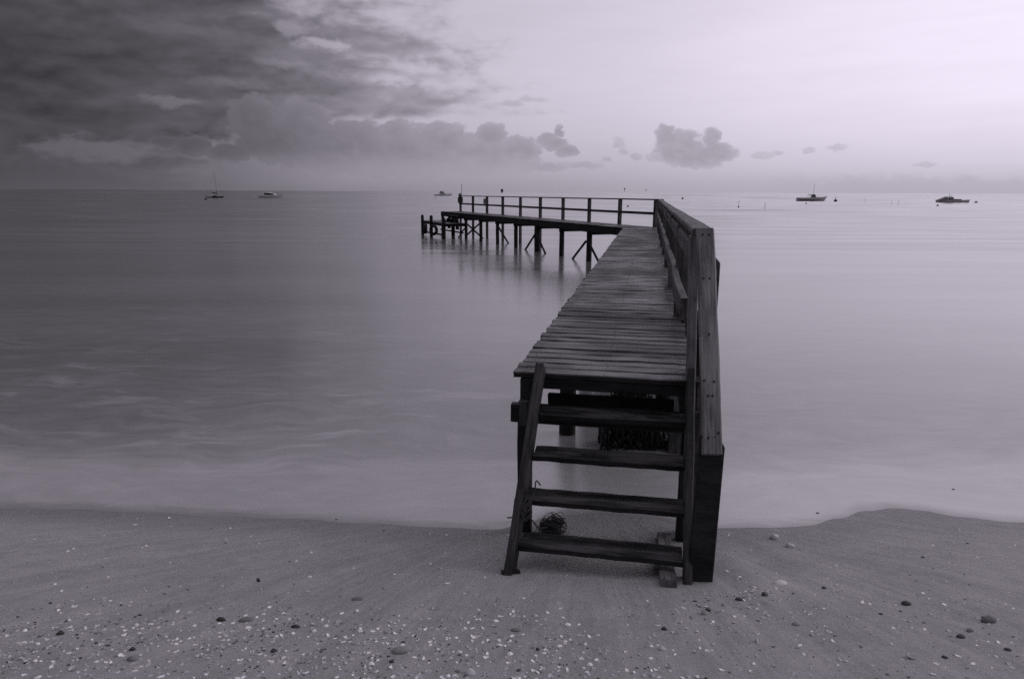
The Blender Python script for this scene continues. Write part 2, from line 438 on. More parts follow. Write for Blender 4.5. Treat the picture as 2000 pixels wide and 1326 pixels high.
for y in ys:
    for x in xs:
        z = ground(x, y)
        if 2.3 < y < 6 and abs(x) < 5.6:
            # run-off rills fanning out from the steps
            th = math.atan2(x - .75, 6.2 - y); rr = math.hypot(x - .75, 6.2 - y)
            w = max(0.0, min(1.0, (edge_y(x) - y) * 2.5))
            s = mn.noise((th * 16, rr * .9, 1)) * .6 + mn.noise((th * 42, rr * 1.5, 4)) * .4
            z += w * (.0042 * s + .0014 * mn.noise((x * 17, y * 17, 0)) + .0009 * mn.noise((x * 46, y * 46, 3)))
        V_.append((x, y, z)); e = edge_y(x)
        k = (e - y); wet.append(max(0.0, min(1.0, 1 - (k - .02) / .75)) if k > 0 else 1.0)
nx = len(xs)
for j in range(len(ys) - 1):
    for i in range(nx - 1):
        a = j * nx + i; F_.append((a, a + 1, a + nx + 1, a + nx))
me = mesh('sand', V_, F_, True)
at = me.attributes.new('wet', 'FLOAT', 'POINT'); at.data.foreach_set('value', wet)
mt, n, b = newmat('beach_sand'); x, y, z = worldco(n)
wetv = n.nodes.new('ShaderNodeAttribute'); wetv.attribute_name = 'wet'; wetv = S(n, wetv.outputs['Fac'])
P = vec(n, x, y, z)
g1 = noise(n, P, 900.0, 2, .6); g2n = noise(n, P, 240.0, 3, .6); big = noise(n, P, 1.3, 4, .55); med = noise(n, P, 9.0, 4, .6)
th = (x - .75).atan2(6.2 - y); rr = ((x - .75) * (x - .75) + (y - 6.2) * (y - 6.2)).sqrt()
rill = noise(n, vec(n, th * 26.0, rr * 1.1, 0.0), 1.0, 5, .6, .4)
rill2 = noise(n, vec(n, th * 95.0, rr * 2.2, 3.0), 1.0, 3, .55)
speck = noise(n, P, 420.0, 1, .5).sstep(.70, .78)
dark = noise(n, vec(n, x, y, z + 7.0), 330.0, 1, .5).sstep(.72, .80)
col = (1.0 + (big - .5) * .40 + (med - .5) * .30 + (rill - .5) * .36 + (rill2 - .5) * .20 + (g1 - .5) * .35 + (g2n - .5) * .5 + (noise(n, P, 95.0, 3, .65) - .5) * .5 + (noise(n, P, 28.0, 4, .6) - .5) * .3 + (rill * rill2 - .25) * .3) * .37
col = col + speck * .14 - dark * .11
damp = (wetv + (med - .5) * .35 + (rill - .5) * .3).sstep(.15, .95)
col = col * (1.0 - damp * .32)
put(n, b, 'Base Color', grey(n, col.max(.02), (1, .99, 1.0)))
put(n, b, 'Roughness', damp.mix(.85, .50)); put(n, b, 'Specular IOR Level', damp.mix(.15, .35))
bump(n, b, rill * .5 + rill2 * .35 + g2n * .5 + g1 * .25 + med * .5 + noise(n, P, 60.0, 4, .6) * .4, .9, .010)
sand = link('beach', me, mt); tag(sand, kind='structure')

# ------------------------------------------------------------------ sea: still water that runs up the sand as a thin film
rows = [0, .02, .05, .09, .14, .2, .27, .35, .45, .55, .65, .75, .85, .95, 1.05, 1.15, 1.25, 1.4, 1.6, 1.85, 2.1, 2.5, 3, 3.8, 5, 6.2, 7.5]
rows += [13 * math.exp(k * .0072) - 5 for k in range(780)]      # fine rows that carry the small waves farther out
rows += [rows[-1] * 1.5, rows[-1] * 2.5, 11000, 20000, 32000]
def waves(x, y):
    a = max(0.0, min(1.0, (y - 26) / 55)) * .0036
    return a * y * mn.noise((x / (.22 * y), math.log(y) * 24, 1.7)) if a and y < 4500 else 0.0
xi = axis([(-40, -10, 20), (-10, -5, 20), (-5, 5.5, 210), (5.5, 10, 20), (10, 40, 20)])
V_, F_, dep, film = [], [], [], []
for s in rows:
    for X in xi:
        x = X * (1 + s * .12); y = edge_y(X) + s
        g = ground(x, y)
        zf = g + min(.005, .0005 + s * .06)
        z = max(zf, 0.0) if s < 4 else waves(x, y)
        V_.append((x, y, z)); dep.append(min(1.0, max(0.0, (z - g) / .22))); film.append(min(1.0, s / .35))
nx = len(xi)
for j in range(len(rows) - 1):
    for i in range(nx - 1):
        a = j * nx + i; F_.append((a, a + 1, a + nx + 1, a + nx))
me = mesh('sea', V_, F_, True)
for nm, d in (('depth', dep), ('film', film)):
    at = me.attributes.new(nm, 'FLOAT', 'POINT'); at.data.foreach_set('value', d)
mt, n, b = newmat('sea_water'); x, y, z = worldco(n)
def attr(nm):
    q = n.nodes.new('ShaderNodeAttribute'); q.attribute_name = nm; return S(n, q.outputs['Fac'])
dp, fl = attr('depth'), attr('film')
wob = noise(n, vec(n, x * .5, y * .5, 0), 1.0, 3, .5) - .5
wx = x + wob * 1.6; wy = y + (noise(n, vec(n, x * .6, y * .6, 5.0), 1.0, 3, .5) - .5) * 1.3
foam = noise(n, vec(n, wx * .75, wy * 2.3, 0), 1.0, 6, .62, 1.1)
foam2 = noise(n, vec(n, wx * .22 + 4.0, wy * .8, 2.0), 1.0, 4, .55)
zone = y.ramp([(4.6, 0.0), (6.2, .45), (7.2, 1.0), (11.0, .9), (14.0, .25), (22.0, 0.0)])
leftw = x.sstep(4.5, -3.5)
streak = foam.sstep(.47, .74) * foam2.sstep(.36, .62) * zone * (leftw * .7 + .3)
ripple = noise(n, vec(n, x * .09, y * .55, 8.0), 1.0, 5, .6)
milk = dp.ramp([(0, .42), (.06, .38), (.18, .28), (.45, .20), (1, .16)])
lace = noise(n, vec(n, wx * 3.0, wy * 9.0, 4.0), 1.0, 5, .6, .6)
thinf = (fl + (lace - .5) * .6).sstep(.0, .75)
col = milk * (1.0 + (foam2 - .5) * .4 + (foam - .5) * .3 * zone + (lace - .5) * .35 * (1.0 - dp)) + streak * .15
rip2 = noise(n, vec(n, wx * 1.5 + wy * .5, wy * 5.5, 7.0), 1.0, 4, .62, .4)
band = noise(n, vec(n, x * .035, y * .22, 3.0), 1.0, 3, .5)
col = col * (1.0 + (rip2 - .5) * .85 * y.ramp([(5.5, 0.0), (7.5, 1.0), (16.0, 1.0), (30.0, .2)]) + (band - .5) * .9 * y.ramp([(9.0, 0.0), (14.0, 1.0), (60.0, .5)]))
col = thinf.mix(.27, col)
put(n, b, 'Base Color', grey(n, col, (1, .99, 1.0)))
put(n, b, 'Roughness', (ripple - .5) * .12 + (band - .5) * .16 * y.lin(8, 14) + dp.mix(.28, .17) )
b.inputs['IOR'].default_value = 1.72
put(n, b, 'Specular IOR Level', thinf.mix(.22, .5))
fr = noise(n, vec(n, x * 1.2, y * 5.0, 0), 1.0, 4, .55)
sandy = noise(n, vec(n, x, y, 0), 60.0, 3, .6)
bump(n, b, fr * .35 + ripple * .6 + foam * .25 + sandy * (1.0 - dp) * .03, .16, .03)
sea = link('sea', me, mt); tag(sea, kind='structure')

# ------------------------------------------------------------------ low land on the horizon
def headland(name, x0, x1, y, h, mat, seed):
    v, f = [], []; N = 90
    for i in range(N + 1):
        t = i / N; xx = x0 + (x1 - x0) * t
        e = math.sin(min(1, t * 6, (1 - t) * 6) * math.pi / 2)
        hh = h * e * (.55 + .45 * mn.noise((t * 9, seed, 0)) + .25 * mn.noise((t * 40, seed, 2)) + .3)
        for k, (dy_, q) in enumerate(((-260, 0), (-90, .75), (0, 1), (200, .8), (500, 0))):
            v.append((xx, y + dy_, -1.0 + max(0.0, hh) * q + (1.0 if q == 0 else 0) * 0))
    for i in range(N):
        for k in range(4):
            a = i * 5 + k; f.append((a, a + 5, a + 6, a + 1))
    return tag(link(name, mesh(name, v, f, True), mat), kind='structure')
M['land'] = plain('far_shore', .13, .9, .1, .3, .004)
headland('headland', -9500, -700, 9000, 9, M['land'], 3.0)
headland('headland', 5000, 14000, 9000, 9, M['land'], 8.0)

# ------------------------------------------------------------------ pier
A1, A2 = .187, -.392
LX = Vector((.0157, 4.737, 0))
D1 = Vector((math.sin(A1), math.cos(A1), 0)); N1 = Vector((math.cos(A1), -math.sin(A1), 0))
D2 = Vector((math.sin(A2), math.cos(A2), 0)); N2 = Vector((math.cos(A2), -math.sin(A2), 0))
J = LX + D1 * 21.18
ZD = 1.44; W1 = 1.235; W2 = 1.335; END = 22.5
Z = Vector((0, 0, 1))
def a1(u, t, z): return LX + N1 * u + D1 * t + Z * z
def a2(u, t, z): return J + N2 * u + D2 * t + Z * z
pier = thing('pier', 'long dark weathered timber pier bending left over the water, with steps down to the sand', 'pier', LX + Vector((0, 0, .4)))
PL = pier.location
# planks: a dozen board shapes shared along both arms
rp = random.Random(5)
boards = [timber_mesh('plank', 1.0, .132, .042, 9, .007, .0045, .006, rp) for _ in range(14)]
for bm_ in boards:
    bm_.materials.append(M['deck']); shaded_sides(bm_, M['dark'])
def plank(p, d, ln, wsc):
    o = link('plank', rp.choice(boards), None, pier)
    mw = frame(d).to_4x4() @ Matrix.Rotation(R(rp.uniform(-.35, .35)), 4, 'Z') @ Matrix.Rotation(R(rp.uniform(-.25, .25)), 4, 'X') @ Matrix.Diagonal((ln, wsc, 1, 1))
    mw.translation = p - PL
    if rp.random() < .5:
        mw = mw @ Matrix.Translation((1, 0, 0)) @ Matrix.Rotation(math.pi, 4, 'Z')
    o.matrix_local = mw
nails = []
def nail_row(p0, d, n_, us):
    for u in us:
        for s in (-.03, .035):
            q = p0 + d * (u + rp.uniform(-.012, .012)) + n_ * (s + rp.uniform(-.008, .008)) - PL
            v_ = [(q.x + .0055 * math.cos(k * 1.0472), q.y + .0055 * math.sin(k * 1.0472), q.z + .0015) for k in range(6)]
            nails.append((v_ + [(q.x, q.y, q.z + .004)], [(k, (k + 1) % 6, 6) for k in range(6)]))
PH = (A1 - A2) / 2; TP = math.tan(PH)
t = .078; i = 0
while t < 21.18 + W1 * TP - .03:
    wsc = rp.uniform(.93, 1.04) if i else 1.06
    u0 = rp.uniform(-.013, .012) if i else -.005
    u1 = W1 + rp.uniform(-.015, .02)
    if t > 21.18: u0 = (t - 21.18) / TP + .02
    plank(a1(u0, t, ZD - .021 + rp.uniform(-.004, .004)), N1, u1 - u0, wsc)
    if t < 9: nail_row(a1(0, t, ZD + .003), N1, D1, (.075, .62, 1.14))
    t += .132 * wsc + rp.uniform(.017, .036); i += 1
t = -W2 * TP + .1
while t < END:
    wsc = rp.uniform(.93, 1.04)
    u0 = rp.uniform(-.02, .015) if t > 0 else -t / TP + .02
    plank(a2(u0, t, ZD - .021 + rp.uniform(-.004, .004)), N2, W2 + rp.uniform(-.01, .02) - u0, wsc)
    t += .132 * wsc + rp.uniform(.014, .032)
v, f = joined(nails); tag(link('nail_heads', mesh('nail_heads', v, f), M['nail'], pier), kind='stuff')
# joists under both arms (two edge joists, one in the middle)
zj = ZD - .042 - .09
for u in (.075, .62, 1.16):
    for k in range(4):
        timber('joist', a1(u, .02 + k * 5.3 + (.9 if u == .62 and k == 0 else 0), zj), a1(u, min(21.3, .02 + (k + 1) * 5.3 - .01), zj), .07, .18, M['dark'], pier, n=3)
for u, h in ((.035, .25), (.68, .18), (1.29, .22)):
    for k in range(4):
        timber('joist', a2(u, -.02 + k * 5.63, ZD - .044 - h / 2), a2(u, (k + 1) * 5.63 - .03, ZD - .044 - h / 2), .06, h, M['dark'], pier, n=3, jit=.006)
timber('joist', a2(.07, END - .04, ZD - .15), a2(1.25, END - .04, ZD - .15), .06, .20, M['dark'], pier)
timber('header_beam', a1(.11, .035, ZD - .042 - .035), a1(1.13, .035, ZD - .042 - .035), .05, .07, M['dark'], pier)
# bents of arm 1
def sea_floor(p): return ground(p.x, p.y) - .25
bents1 = [.10, 2.92, 5.4, 7.9, 10.4, 12.9, 15.4, 17.9, 20.4]
for k, t in enumerate(bents1):
    zb = 1.145 if k == 0 else 1.16
    tt = t - .075 if k == 0 else t
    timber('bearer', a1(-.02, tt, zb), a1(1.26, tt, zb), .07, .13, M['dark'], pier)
    for u in ((.065, 1.12) if k else (.065, 1.20)):
        p = a1(u, t, 0)
        if k == 0:
            timber('pile', p + Z * (sea_floor(p)), p + Z * 1.21, .095, .095, M['pile'], pier, up=D1)
        else:
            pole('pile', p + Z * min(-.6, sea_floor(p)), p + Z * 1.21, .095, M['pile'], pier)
timber('bearer', a1(.2, .30, 1.17), a1(1.1, .30, 1.17), .06, .09, M['dark'], pier)
# bents of arm 2: round piles under the near edge, rail posts carry on down as piles on the far side
near_t = [2.66, 5.12, 7.55, 10.15, 12.63, 15.18, 17.72, 20.13]
for k, t in enumerate(near_t):
    big_ = k in (0, 2)
    r = .115 if big_ else (.10 if k < 4 else .095)
    p = a2(.10, t, 0)
    pole('pile', p + Z * -1.4, p + Z * 1.20, r, M['pile'], pier)
    if k == 2: 
        q = a2(.10, t + .17, 0); pole('pile', q + Z * -1.4, q + Z * 1.18, .10, M['pile'], pier)
    timber('bearer', a2(-.06, t - .10, 1.115), a2(1.38, t - .10, 1.115), .08, .15, M['dark'], pier)
    if big_:
        for s, ln in ((1, 1.55), (-1, 1.35)):
            timber('brace', a2(.0, t + s * .10, .78), a2(.0, t + s * ln, -.25), .07, .07, M['dark'], pier)
    elif k == 4:
        timber('brace', a2(.10, t - .04, .95), a2(1.2, t + .6, -.4), .06, .08, M['dark'], pier)
    elif k == 6:
        timber('brace', a2(.02, t + .0, .95), a2(1.30, t + .05, -.15), .06, .09, M['dark'], pier)
        timber('brace', a2(.02, t - .03, .10), a2(1.30, t - .03, 1.15), .06, .09, M['dark'], pier)
        timber('brace', a2(.0, t + .05, .55), a2(.0, t + 1.3, -.1), .06, .07, M['dark'], pier)
# railing of arm 2
for k in range(10):
    t = k * 2.5 + (.0 if k < 9 else -.05)
    lean = random.uniform(-.015, .015)
    timber('rail_post', a2(1.335, t, -1.2), a2(1.335, t + lean, 2.395), .13, .125, M['rail'], pier, up=D2, ch=.012)
zc2 = 2.42
for k in range(5):
    timber('top_rail', a2(1.32, k * 4.99 - (.42 if k == 0 else -.003), zc2), a2(1.32, min(k * 4.99 + 4.985, 22.62), zc2), .13, .05, M['rail'], pier, ch=.01)
    timber('mid_rail', a2(1.325, k * 4.99 + .02, 1.925), a2(1.325, min(k * 4.99 + 4.985, 22.7), 1.925 + random.uniform(-.01, .01)), .045, .10, M['rail'], pier)
# railing of arm 1 (leans in a little)
posts1 = [.06, 2.55, 5.05, 7.55, 10.05, 12.55, 15.05, 17.55, 20.05]
for k, t in enumerate(posts1):
    s = max(0.0, 1 - t / 16)
    zb_ = .9 if k == 0 else -.9
    timber('rail_post', a1(1.27 if k else 1.205, t, zb_), a1(1.265 - .02 * s if k else 1.163, t, 2.39), .19 if k else .062, .12 if k else .10, M['rail'] if k else M['pale'], pier, up=D1, ch=.006)
cap_pts = [(1.21, -.01), (1.205, 5.0), (1.215, 10.0), (1.235, 15.0), (1.255, 21.18 + 1.255 * TP)]
for (u0, t0), (u1, t1) in zip(cap_pts, cap_pts[1:]):
    timber('top_rail', a1(u0, t0 + .003, 2.415), a1(u1, t1, 2.42), .125, .05, M['rail'], pier, ch=.01, n=6)
mid_pts = [(1.145, .52, 1.845), (1.13, 1.5, 1.865), (1.15, 3.1, 1.875), (1.135, 5.0, 1.90), (1.15, 8.0, 1.915), (1.16, 12.5, 1.925), (1.175, 17.0, 1.93), (1.19, 21.4, 1.93)]
for (u0, t0, z0), (u1, t1, z1) in zip(mid_pts, mid_pts[1:]):
    timber('mid_rail', a1(u0, t0, z0), a1(u1, t1 - .002, z1), .055, .14, M['rail'], pier, n=4)
timber('mid_rail', a1(1.172, .08, 2.25), a1(1.185, 10.0, 2.29), .03, .13, M['rail'], pier, n=6)
timber('mid_rail', a1(1.185, 10.01, 2.29), a1(1.20, 21.2, 2.32), .03, .13, M['rail'], pier, n=6)
# outer post with a sloping top at the deck end
def cut_post(name, base, top, w, d, chamf, mat, du):
    """upright whose top outer corner is sawn off; du = outward unit vector"""
    up = (top - base).normalized(); dv = up.cross(du).normalized()
    prof_ = [(-w/2, 0), (w/2, 0), (w/2, (top - base).length - chamf * 1.1), (w/2 - chamf, (top - base).length), (-w/2, (top - base).length)]
    v = [base - PL + du * a + up * b_ + dv * s for s in (-d/2, d/2) for a, b_ in prof_]
    n5 = 5; f = [tuple(reversed(range(n5))), tuple(range(n5, 2 * n5))] + [(i_, (i_ + 1) % n5, n5 + (i_ + 1) % n5, n5 + i_) for i_ in range(n5)]
    bm2 = bmesh.new(); vv = [bm2.verts.new(q) for q in v]
    for q in f: bm2.faces.new([vv[i_] for i_ in q])
    bmesh.ops.bevel(bm2, geom=bm2.edges[:], offset=.006, segments=1, affect='EDGES')
    bmesh.ops.recalc_face_normals(bm2, faces=bm2.faces[:])
    me_ = bpy.data.meshes.new(name); bm2.to_mesh(me_); bm2.free()
    return link(name, me_, mat, pier)
cut_post('rail_post', a1(1.285, .16, .1), a1(1.292, .16, 2.265), .10, .06, .05, M['rail'], N1)
timber('rail_post', a1(1.235, .30, .2), a1(1.225, .30, 1.86), .10, .10, M['dark'], pier, up=N1)
foot = Vector((1.095, 3.74, .34)); ftop = Vector((1.145, 3.83, 1.31))
cut_post('rail_post', foot, ftop, .14, .07, .055, M['dark'], N1)
# sloping hand rail beside the steps, its nail heads and a lower fixing
h0, h1 = Vector((1.207, 4.475, 2.432)), Vector((1.131, 3.765, 1.215))
hd = (h1 - h0).normalized()
hr = timber('hand_rail', h0, h1, .112, .040, M['pale'], pier, n=5, ch=.009)
for fx, fy in ((.045, -.02), (.045, .02), (.34, -.022), (.34, .014), (.70, .0), (.985, -.036), (.99, .02), (1.075, -.016), (1.075, .008), (1.32, -.022), (1.29, .034)):
    v, f = tube_geo([(fx, fy, .017), (fx, fy, .0235)], .0065, 8)
    link('nail_head', mesh('nail_head', v, f), M['nail'], hr)
# stairs
SL = [(.19, -.015, 1.49), (.14, -.885, .40)]
SR = [(1.185, -.005, 1.50), (1.176, -.825, .40)]
for (p, q) in (SL, SR):
    timber('stringer', a1(*p), a1(*q), .052, .135, M['string'], pier, up=-D1.cross(Z).cross(Z) if False else Z, n=5)
for k in range(1, 5):
    z = ZD - .22 * k; t = -.02 - .19 * k + .02
    fr_ = (1.49 - z) / 1.09
    ul = .19 - .05 * fr_ + .03; ur = 1.185 - .009 * fr_ - .03
    tr_ = timber('tread', a1(ul, t + .085, z - .023 + random.uniform(-.004, .004)), a1(ur, t + .085, z - .023), .185, .046, M['step'], pier, n=10, jit=.004, ch=.01); shaded_sides(tr_.data, M['dark'])
timber('cleat', a1(.085, -.075, 1.09), a1(.085, -.075, 1.26), .06, .06, M['string'], pier, up=D1)
timber('cleat', a1(1.235, -.06, 1.06), a1(1.235, -.06, 1.25), .05, .06, M['string'], pier, up=D1)
timber('ground_beam', a1(1.065, -.925, .48), a1(1.07, .12, .25), .092, .075, M['sill'], pier, n=6)
timber('ground_beam', a1(.235, -.62, .335), a1(.25, .3, .17), .10, .07, M['sill'], pier, n=6)
timber('ground_beam', a1(.095, -.90, .43), a1(.2, -.86, .425), .05, .04, M['dark'], pier, n=3)
# low landing beside the end of the pier
zl = .86
for k in range(5):
    u = -1.17 + k * .25
    for s in range(2):
        timber('landing_plank', a2(u, 17.45 + s * 2.5, zl), a2(u, 19.93 + s * 2.5, zl), .235, .05, M['deck'], pier, n=4)
for t in (17.7, 20.2, 22.1):
    timber('bearer', a2(-1.30, t + .1, zl - .10), a2(.05, t + .1, zl - .10), .08, .14, M['dark'], pier)
timber('joist', a2(-1.24, 17.4, zl - .07), a2(-1.24, 22.5, zl - .07), .06, .17, M['dark'], pier)
for t, zt, r in ((22.2, 1.17, .10), (20.2, 1.19, .105), (17.6, 1.12, .115)):
    p = a2(-1.30, t, 0); pole('pile', p - Z * 1.4, p + Z * zt, r, M['pile'], pier, round_top=True)
for t in (22.3, 20.2):
    p = a2(.1, t + .1, 0); pole('pile', p - Z * 1.4, p + Z * 1.22, .10, M['pile'], pier)
timber('brace', a2(-1.30, 17.5, .22), a2(-1.30, 22.3, .20), .06, .09, M['dark'], pier)
timber('brace', a2(-.05, 17.8, .30), a2(-.05, 22.4, .30), .05, .08, M['dark'], pier)
# a short flight from the pier deck to the landing
for k, z in enumerate((1.26, 1.08)):
    timber('landing_step', a2(-.28 - .12 * k, 18.0, z), a2(-.28 - .12 * k, 19.6, z), .22, .05, M['dark'], pier)
for t in (18.0, 18.8, 19.6):
    timber('landing_stringer', a2(-.16, t, 1.38), a2(-.52, t, .88), .06, .16, M['dark'], pier)
    timber('landing_stringer', a2(-.35, t, .5), a2(-.35, t, 1.05), .16, .16, M['dark'], pier, up=D2)

# ------------------------------------------------------------------ things fixed to the pier
def torus_geo(Rr, r, N=26, n_=10):
    v, f = [], []
    for i in range(N):
        a = 2 * math.pi * i / N
        for k in range(n_):
            b_ = 2 * math.pi * k / n_
            q = Rr + r * math.cos(b_) * (1 if math.cos(b_) < 0 else .9)
            v.append((q * math.cos(a), 1.25 * r * math.sin(b_), q * math.sin(a)))
    for i in range(N):
        for k in range(n_):
            f.append((i * n_ + k, ((i + 1) % N) * n_ + k, ((i + 1) % N) * n_ + (k + 1) % n_, i * n_ + (k + 1) % n_))
    return v, f
for t, lab, rz in ((21.15, 'black tyre fender hanging under the landing between its two outermost round-topped piles', A2 * -1 - math.pi / 2 - .4),
                   (19.3, 'black tyre fender hanging under the landing, seen edge-on beside the middle round-topped pile', A2 * -1 - math.pi / 2 + .5)):
    p = a2(-1.42, t, .42)
    tr = thing('tyre_fender', lab, 'tyre', p, rz, 'tyre fenders on the landing')
    v, f = torus_geo(.25, .085); link('tyre', mesh('tyre', v, f, True), M['rubber'], tr)
    v, f = tube_geo([(.0, 0, .26), (.0, .03, .38), (0, .05, .46)], .015, 6); link('hanging_rope', mesh('hanging_rope', v, f, True), M['rope'], tr)
p = a2(1.25, 20.0 - 2.5 * 0, 2.13)
sg = thing('notice_sign', 'small pale notice plate on the third rail post from the far end of the pier', 'sign', a2(1.255, 17.5, 2.12), -A2)
def box_geo(x0, x1, y0, y1, z0, z1, ch=0.0):
    v = [(x, y, z) for x in (x0, x1) for y in (y0, y1) for z in (z0, z1)]
    f = [(0, 1, 3, 2), (4, 6, 7, 5), (0, 4, 5, 1), (2, 3, 7, 6), (0, 2, 6, 4), (1, 5, 7, 3)]
    return v, f
def bevbox(name, dims, mat, parent, off=.01, seg=2):
    v, f = box_geo(*dims); bm2 = bmesh.new(); vv = [bm2.verts.new(q) for q in v]
    for q in f: bm2.faces.new([vv[i_] for i_ in q])
    bmesh.ops.bevel(bm2, geom=bm2.edges[:], offset=off, segments=seg, affect='EDGES')
    bmesh.ops.recalc_face_normals(bm2, faces=bm2.faces[:])
    me_ = bpy.data.meshes.new(name); bm2.to_mesh(me_); bm2.free(); return link(name, me_, mat, parent)
bevbox('sign_panel', (-.012, .012, -.0, .0, 0, 0) if False else (-.16, .16, -.02, .0, -.17, .17), M['sign'], sg, .01)
bevbox('sign_border', (-.11, .11, -.024, -.0205, -.03, .12), M['metal'], sg, .001, 1)
lamp = thing('lamp_box', 'dark lamp box on the last rail post at the far end of the pier', 'lamp', a2(1.24, 22.2, 2.0), -A2)
bevbox('box', (-.14, .14, -.12, .12, -.02, .34), M['hull_dark'], lamp, .02)
v, f = tube_geo([(0, 0, .34), (0, 0, .40), (0, 0, .50), (0, 0, .57), (0, 0, .60)], lambda t: (.09, .12, .12, .09, .03)[round(t * 4)], 12); link('lamp_head', mesh('lamp_head', v, f, True), M['metal'], lamp)
v, f = tube_geo([(0.1, 0, .34), (0.1, 0, 1.15)], .015, 6); link('aerial', mesh('aerial', v, f), M['metal'], lamp)

# rope lashed round the left stringer, with its tangle on the sand
rr_ = random.Random(11)
rope = thing('rope', 'thin rope tied round the left stair stringer with a loose tangle behind the lowest step', 'rope', a1(.17, -.55, .62))
def strand(pts, r=.0045): return tube_geo(pts, r, 5)
def catmull(P, k=6):
    out_ = []; P = [Vector(p) for p in P]; Q = [P[0]] + P + [P[-1]]
    for i in range(1, len(Q) - 2):
        for j in range(k):
            t = j / k; a, b_, c_, d = Q[i-1], Q[i], Q[i+1], Q[i+2]
            out_.append(.5 * ((2 * b_) + (c_ - a) * t + (2 * a - 5 * b_ + 4 * c_ - d) * t * t + (3 * b_ - a - 3 * c_ + d) * t ** 3))
    out_.append(P[-1]); return out_
def loc(u, t, z): return a1(u, t, z) - rope.location
lash = []
for turn in range(3):
    P_ = []
    z0 = .72 + .028 * turn
    for i in range(13):
        a = 2 * math.pi * i / 12
        # an oblong loop round the stringer's section
        tt = -.64 + .075 * math.sin(a); uu = .155 + .034 * math.cos(a)
        P_.append(loc(uu, tt + (z0 - .72) * .75, z0 + .02 * math.sin(a) + rr_.uniform(-.01, .01)))
    lash.append(strand(catmull(P_)))
v, f = joined(lash); link('lashing', mesh('lashing', v, f, True), M['rope'], rope)
kn = []
for i in range(5):
    c0 = Vector((.20 + rr_.uniform(-.01, .03), -.70 + rr_.uniform(-.02, .02), .73 + rr_.uniform(-.02, .06)))
    P_ = [loc(c0.x + .022 * math.cos(a * .8 + i) * (1 + .3 * rr_.random()), c0.y + .012 * math.sin(a * 1.3 + i), c0.z + .03 * math.sin(a + i)) for a in [j * .8 for j in range(9)]]
    kn.append(strand(catmull(P_)))
v, f = joined(kn); link('knot', mesh('knot', v, f, True), M['rope'], rope)
gz = ground(*a1(.27, .08, 0).xy)
tails = [strand(catmull([loc(.19, -.72, .74), loc(.23, -.62, .66), loc(.24, -.40, .50), loc(.24, -.12, .36), loc(.25, .05, gz + .06)])),
         strand(catmull([loc(.20, -.71, .75), loc(.24, -.60, .82), loc(.25, -.58, .90), loc(.27, -.52, .85)])),
         strand(catmull([loc(.22, -.70, .78), loc(.25, -.66, .83), loc(.30, -.66, .825), loc(.34, -.67, .823)])),
         strand(catmull([loc(.18, -.66, .70), loc(.10, -.66, .68), loc(.09, -.68, .69)]))]
v, f = joined(tails); link('tail', mesh('tail', v, f, True), M['rope'], rope)
tg = []
for i in range(80):
    cu_, ct_ = .275 + rr_.gauss(0, .03), .08 + rr_.gauss(0, .04)
    P_ = []
    ph, sp_ = rr_.uniform(0, 6.28), rr_.uniform(.7, 1.5)
    ra, hz_ = rr_.uniform(.015, .058) * (1.5 if i % 9 == 0 else 1), rr_.uniform(.0, .075) * (i % 5 != 0)
    tilt = rr_.uniform(-1.2, 1.2)
    for j in range(10):
        a = ph + j * sp_
        P_.append(loc(cu_ + ra * math.cos(a) + rr_.uniform(-.012, .012), ct_ + ra * math.sin(a) * .9, gz + .012 + max(0, hz_ + .5 * ra * math.sin(a * .8 + tilt) + rr_.uniform(-.01, .02))))
    tg.append(strand(catmull(P_, 4), rr_.uniform(.0018, .0034)))
v, f = joined(tg); link('tangle', mesh('tangle', v, f, True), M['rope'], rope)

# weed hanging from the second bent
wr = random.Random(3)
wd = thing('seaweed_clump', 'dark ragged weed and mussels hanging on the timbers under the deck, behind the steps', 'seaweed', (1.25, 7.2, -.2))
sg_ = []
for i in range(300):
    x0 = max(.95, min(1.75, wr.gauss(1.3, .17))); lim = 1.0 if 1.05 < x0 < 1.33 else max(.2, 1.0 - abs(x0 - 1.25) * 2.0)
    top = lim * wr.uniform(.35, 1.0); ln = wr.uniform(.25, .75)
    y0 = wr.uniform(-.15, .15)
    P_ = [Vector((x0 - 1.25 + wr.uniform(-.008, .008) * j, y0 + wr.uniform(-.008, .008) * j, .2 + max(-.1, top - ln * j / 5))) for j in range(6)]
    sg_.append(tube_geo(P_, lambda t: .020 * (1 - .85 * t) * wr.uniform(.5, 1.7), 4))
v, f = joined(sg_); link('fronds', mesh('fronds', v, f, True), M['weed'], wd)
v, f = tube_geo([(-.03, .1, -.3), (-.03, .1, .3), (-.03, .1, .75), (-.03, .1, 1.2)], lambda t: .12 * (1 - .15 * t), 12); link('stump', mesh('stump', v, f, True), M['pile'], wd)
lump = []
for i in range(520):
    c0 = Vector((wr.uniform(-.24, .46), wr.uniform(-.15, .15), 0)); c0.z = .2 + wr.uniform(-.1, .22) * max(.2, 1 - abs(c0.x - .1) / .5)
    bm2 = bmesh.new(); bmesh.ops.create_icosphere(bm2, subdivisions=1, radius=wr.uniform(.010, .024))
    lump.append(([Vector((q.co.x, q.co.y * .6, q.co.z * 1.7)) * wr.uniform(.7, 1.3) + c0 for q in bm2.verts], [tuple(x_.index for x_ in q.verts) for q in bm2.faces])); bm2.free()
v, f = joined(lump); link('mussels', mesh('mussels', v, f), M['weed'], wd)

